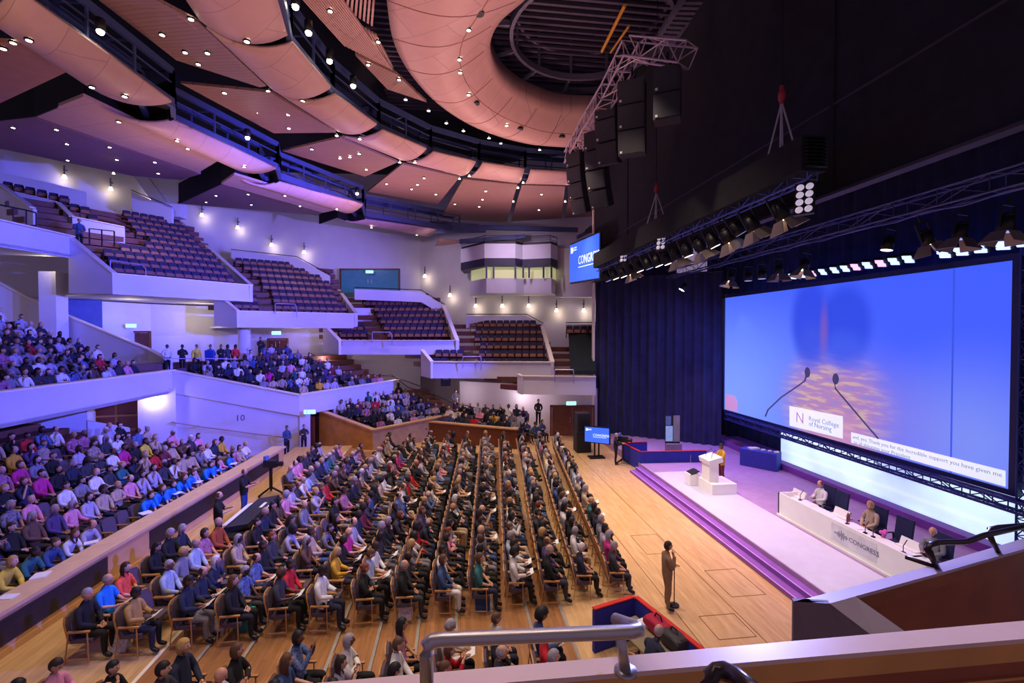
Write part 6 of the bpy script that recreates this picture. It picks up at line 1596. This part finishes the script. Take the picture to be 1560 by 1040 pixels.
# panel members
def seated_at(px, py, X, z, rz, pose, top, bot, skn, hair, hc, label, sc=1.0):
    p = atX(px, py, X); return person((p.x, p.y, z), rad(rz), pose, top, bot, skn, hair, hc, label, None, True, sc)
seated_at(1250, 757, 13.1, .45, 180, 'read', 'white', 'navy', 'pale', 'thin', 'brown', 'panel member in white top at the lectern end of the desk')
seated_at(1326, 793, 13.05, .45, 180, 'lap', 'beige', 'navy', 'pale', 'bob', 'blond', 'blond panel member in cream jacket at the middle of the desk')
seated_at(1421, 838, 13.0, .45, 200, 'read', 'grey', 'navy', 'rosy', 'thin', 'white', 'panel member in grey jacket at the desk end behind the rail')
# booth operator
bc = (3.72, 8.5, 0); cchair(bc, rad(25), 'dark chair of the man in the near blue booth', None)
person((3.76, 8.52, .02), rad(25), 'fwd', 'navy', 'charcoal', 'rosy', 'thin', 'grey', 'grey haired man in navy suit seated inside the near blue booth')
# seated blue shirts beside the far side block
for i, (x, y) in enumerate([(792, 672), (803, 668), (815, 672), (826, 668)]):
    p = atz(x, y+4, .02); p.y -= .0; person(p, rad(-60), ['lap', 'cross'][i % 2], 'blue', 'navy', R.choice(['pale', 'brown']), R.choice(['short', 'bob']), 'black', '%s person in blue shirt towards the brown doors by the far wooden block' % nth(i), 'people in blue by the far block')
    farch = cchair((p.x, p.y, 0), rad(-60), 'chair of the %s person in blue by the far wooden block' % nth(i), None)
# camera and tripod things
def pedestal(px, py, D, lab, rz, tall=1.35):
    p = at(px, py, D); p.z = .01 if D > 20 else .36; o = thing('video_camera', lab, 'camera', p); p = Vector(p); Mr = Matrix.Rotation(rz, 4, 'Z')
    mb = MB(); mb.box(p+Vector((0, 0, tall)), (.55, .2, .28), M=Mr); mb.build('body', BLACKM, o)
    mb = MB(); mb.tube(p+Mr @ Vector((.27, 0, tall)), p+Mr @ Vector((.5, 0, tall)), .09, 12, .11); mb.build('lens', BLACKM, o)
    mb = MB(); mb.box(p+Mr @ Vector((-.2, 0, tall+.24)), (.12, .22, .17), M=Mr); mb.build('viewfinder', mat('viewfinder_blue', '5a7ab0', .4), o)
    mb = MB(); mb.tube(p+Vector((0, 0, .25)), p+Vector((0, 0, tall-.14)), .07)
    mb.build('column', BLACKM, o)
    for k in range(3):
        a_ = rz+k*2.094; mb = MB(); mb.beam(p+Vector((0, 0, .3)), p+Vector((.5*math.cos(a_), .5*math.sin(a_), .06)), .06, .06); mb.tube(p+Vector((.5*math.cos(a_), .5*math.sin(a_), 0)), p+Vector((.5*math.cos(a_), .5*math.sin(a_), .08)), .05, 8); mb.build('leg', BLACKM, o)
pedestal(949, 706, 25.4, 'broadcast camera on a wheeled pedestal beside the blue booth', rad(-40))
pedestal(413, 765, 19.6, 'black video camera on a tripod behind the stalls', rad(-10), 1.3)
# bags hanging and standing by the aisle
def tote(px, py, z, m, lab, h=.4, w=.32):
    p = atz(px, py, z); mb = MB(); mb.k = 0
    vs = [(-w/2, -.09, 0), (w/2, -.09, 0), (w/2, .09, 0), (-w/2, .09, 0), (-w*.55, -.05, h*.6), (w*.55, -.05, h*.6), (w*.55, .05, h*.6), (-w*.55, .05, h*.6), (-w*.46, -.02, h), (w*.46, -.02, h), (w*.46, .02, h), (-w*.46, .02, h)]
    mb.add([p+Vector(v) for v in vs], [(3, 2, 1, 0), (0, 1, 5, 4), (1, 2, 6, 5), (2, 3, 7, 6), (3, 0, 4, 7), (4, 5, 9, 8), (5, 6, 10, 9), (6, 7, 11, 10), (7, 4, 8, 11), (8, 9, 10, 11)])
    o = mb.build('tote_bag', m); tag(o, lab, 'bag'); mb = MB(); mb.path([p+Vector((-w*.25, 0, h)), p+Vector((-w*.15, 0, h+.16)), p+Vector((w*.15, 0, h+.16)), p+Vector((w*.25, 0, h))], .012, 6); mb.build('handle', m, o, org=(0, 0, 0))
TOTE = mat('white_lilac_bag', 'd8d0e0', .7, vary=.3, scale=18); TEALB = mat('teal_coat', '3a8a88', .85, vary=.2)
tote(183, 990, .36, TOTE, 'white and dark tote bag standing beside the nearest aisle chair')
tote(331, 965, .3, TOTE, 'pale printed bag by the grey trousers at the aisle')
tote(405, 945, .25, TOTE, 'pale printed carrier bag on the aisle floor at fifth row end')
tote(618, 945, .14, TOTE, 'white printed carrier bag hanging at the aisle, middle rows')
tote(376, 960, .28, TEALB, 'teal coat hanging down to the floor at the aisle', .55, .4)
tote(735, 930, .08, mat('blue_tote', '2a4a78', .8), 'dark blue bag standing in the aisle on the right', .5, .36)
# ================================================================== LIGHT
w = bpy.data.worlds.new('world'); S.world = w; w.use_nodes = True
w.node_tree.nodes['Background'].inputs[0].default_value = (.56, .42, .72, 1); w.node_tree.nodes['Background'].inputs[1].default_value = .37
def spot(p, t, e, col, ang=90, blend=.8, r=.12):
    l = bpy.data.lights.new('spot', 'SPOT'); l.energy = e; l.color = col; l.spot_size = rad(ang); l.spot_blend = blend; l.shadow_soft_size = r
    o = bpy.data.objects.new('spot_light', l); COL.objects.link(o); o.location = p
    o.rotation_euler = (Vector(t)-Vector(p)).to_track_quat('-Z', 'Y').to_euler(); return o
def point(p, e, col, r=.1):
    l = bpy.data.lights.new('point', 'POINT'); l.energy = e; l.color = col; l.shadow_soft_size = r
    o = bpy.data.objects.new('point_light', l); COL.objects.link(o); o.location = p; return o
WARM = (1, .78, .6)
# house lights in the reflectors
for x, y in ((-7, 12), (-7, 18), (-7, 24), (-3, 10), (-3, 16), (-3, 22), (1, 9), (1, 15), (1, 21), (1, 26), (4.5, 13), (4.5, 19), (5.5, 25), (-12, 14), (-12, 21), (-11, 27)):
    spot((x, y, 15.4), (x+.3, y, 0), 1300 if x > 4 else (1250 if x < -10 else 1150), WARM, 72 if x < -10 else (80 if x < -5 else 95), .9)
# pink uplights without fixtures, added to brighten the ceiling
PINK = (1, .57, .53)
for p, t in (((-4, 30, 10.5), (-3, 28, 18)), ((2, 12, 10.5), (-1, 14, 18)), ((3, 22, 10.5), (1, 22, 18)), ((4, 31, 10), (3, 28, 18))):
    spot(p, t, 1300, PINK, 150, 1, .3)
for p, t in (((-9, 10, 10.5), (-8.5, 11, 18)), ((-11, 22, 11), (-10, 22, 18))): spot(p, t, 520, (1, .62, .45), 150, 1, .3)
# blue wash from the stage truss to the hall
BLU = (.1, .11, 1)
for y, t in ((10, (-16, 18, 4)), (16, (-17, 24, 6)), (21, (-16, 30, 8)), (25, (-9, 37, 7))):
    spot((7.4, y, 9.6), t, 17000, BLU, 62, .9)
# stage
for y in (9.5, 12.5, 15.5, 18.3): spot((8.1, y, 9.4), (11.6, y, .6), 620, (1, .96, .92), 44, .6)
for y in (14, 19.5, 24): spot((12.6, y, 9.6), (13.2, y, .4), 1400, (.88, .42, .88), 75, .9)
for y in (13, 18): spot((12.6, y, 9.8), (8.4, y, 0), 1700, (1, .55, .9), 60, 1)
spot((8.1, 24, 9.4), (11, 23, .8), 1500, (.3, .3, 1), 60, .8)
for y in (17, 20.5): spot((6.9, y, 10), (7.2, y-.5, 0), 1500, (1, .8, .62), 80, 1)
spot((15.4, 24.5, 9.3), (15.5, 23, 1), 1500, (.1, .2, 1), 80, .9)
# wall lights, then added fill spots
for p in SCON: point(p+Vector((0, -.15, -.35)), 13, (1, .82, .6), .08)
for p in (at(235, 611, 24.7), at(200, 470, 31), at(296, 490, 35), at(70, 400, 27.5), at(310, 480, 35)): point(p, 35, (1, .85, .65), .08)
spot((7.6, 11, 9.8), (3.2, 1, 5.8), 9000, (.3, .34, 1), 50, .9)  # added blue spot brightening the near ledge
for x, y in ((-4, 4.5), (0, 4), (3.5, 3)): spot((x, y, 15.4), (x, y, 0), 720, (1, .8, .8), 95, .9)  # added overhead spots for the near ledge and nearest audience
for x, y in ((-4, 33, ), (2, 31), (7, 28.5)): spot((x, y, 15), (x, y+.3, 0), 900, (1, .76, .72), 95, .9)  # added overhead spots brightening the far side
for p, t in (((-20, 31, 15.5), (-24, 40, 12)), ((-11, 36, 15.5), (-12, 43, 12)), ((-2, 36, 15), (-2, 43, 11)), ((4, 33, 14.5), (5, 40, 11))): spot(p, t, 650, (.85, .66, 1), 110, 1)  # added mauve fill grazing the far wall
for x, y, d in ((700, 600, 35.3), (785, 604, 34), (800, 606, 32.6), (600, 556, 37), (500, 545, 37.3), (452, 512, 36.8)): point(at(x, y, d)-Vector((0, .5, 0)), 42, (1, .78, .86), .08)
spot((7.2, 13.5, 10), (-26, 37, 14.5), 44000, BLU, 40, .9)  # added blue spots, here and next, tinting the upper far wall
spot((7.2, 12.5, 10), (-15, 42, 13.5), 24000, (.25, .16, 1), 40, .9)
spot((12.4, 20, 9.4), (13.6, 27.4, 4.5), 1500, (.15, .2, 1), 80, 1)  # added blue spot for the glow on the side drape
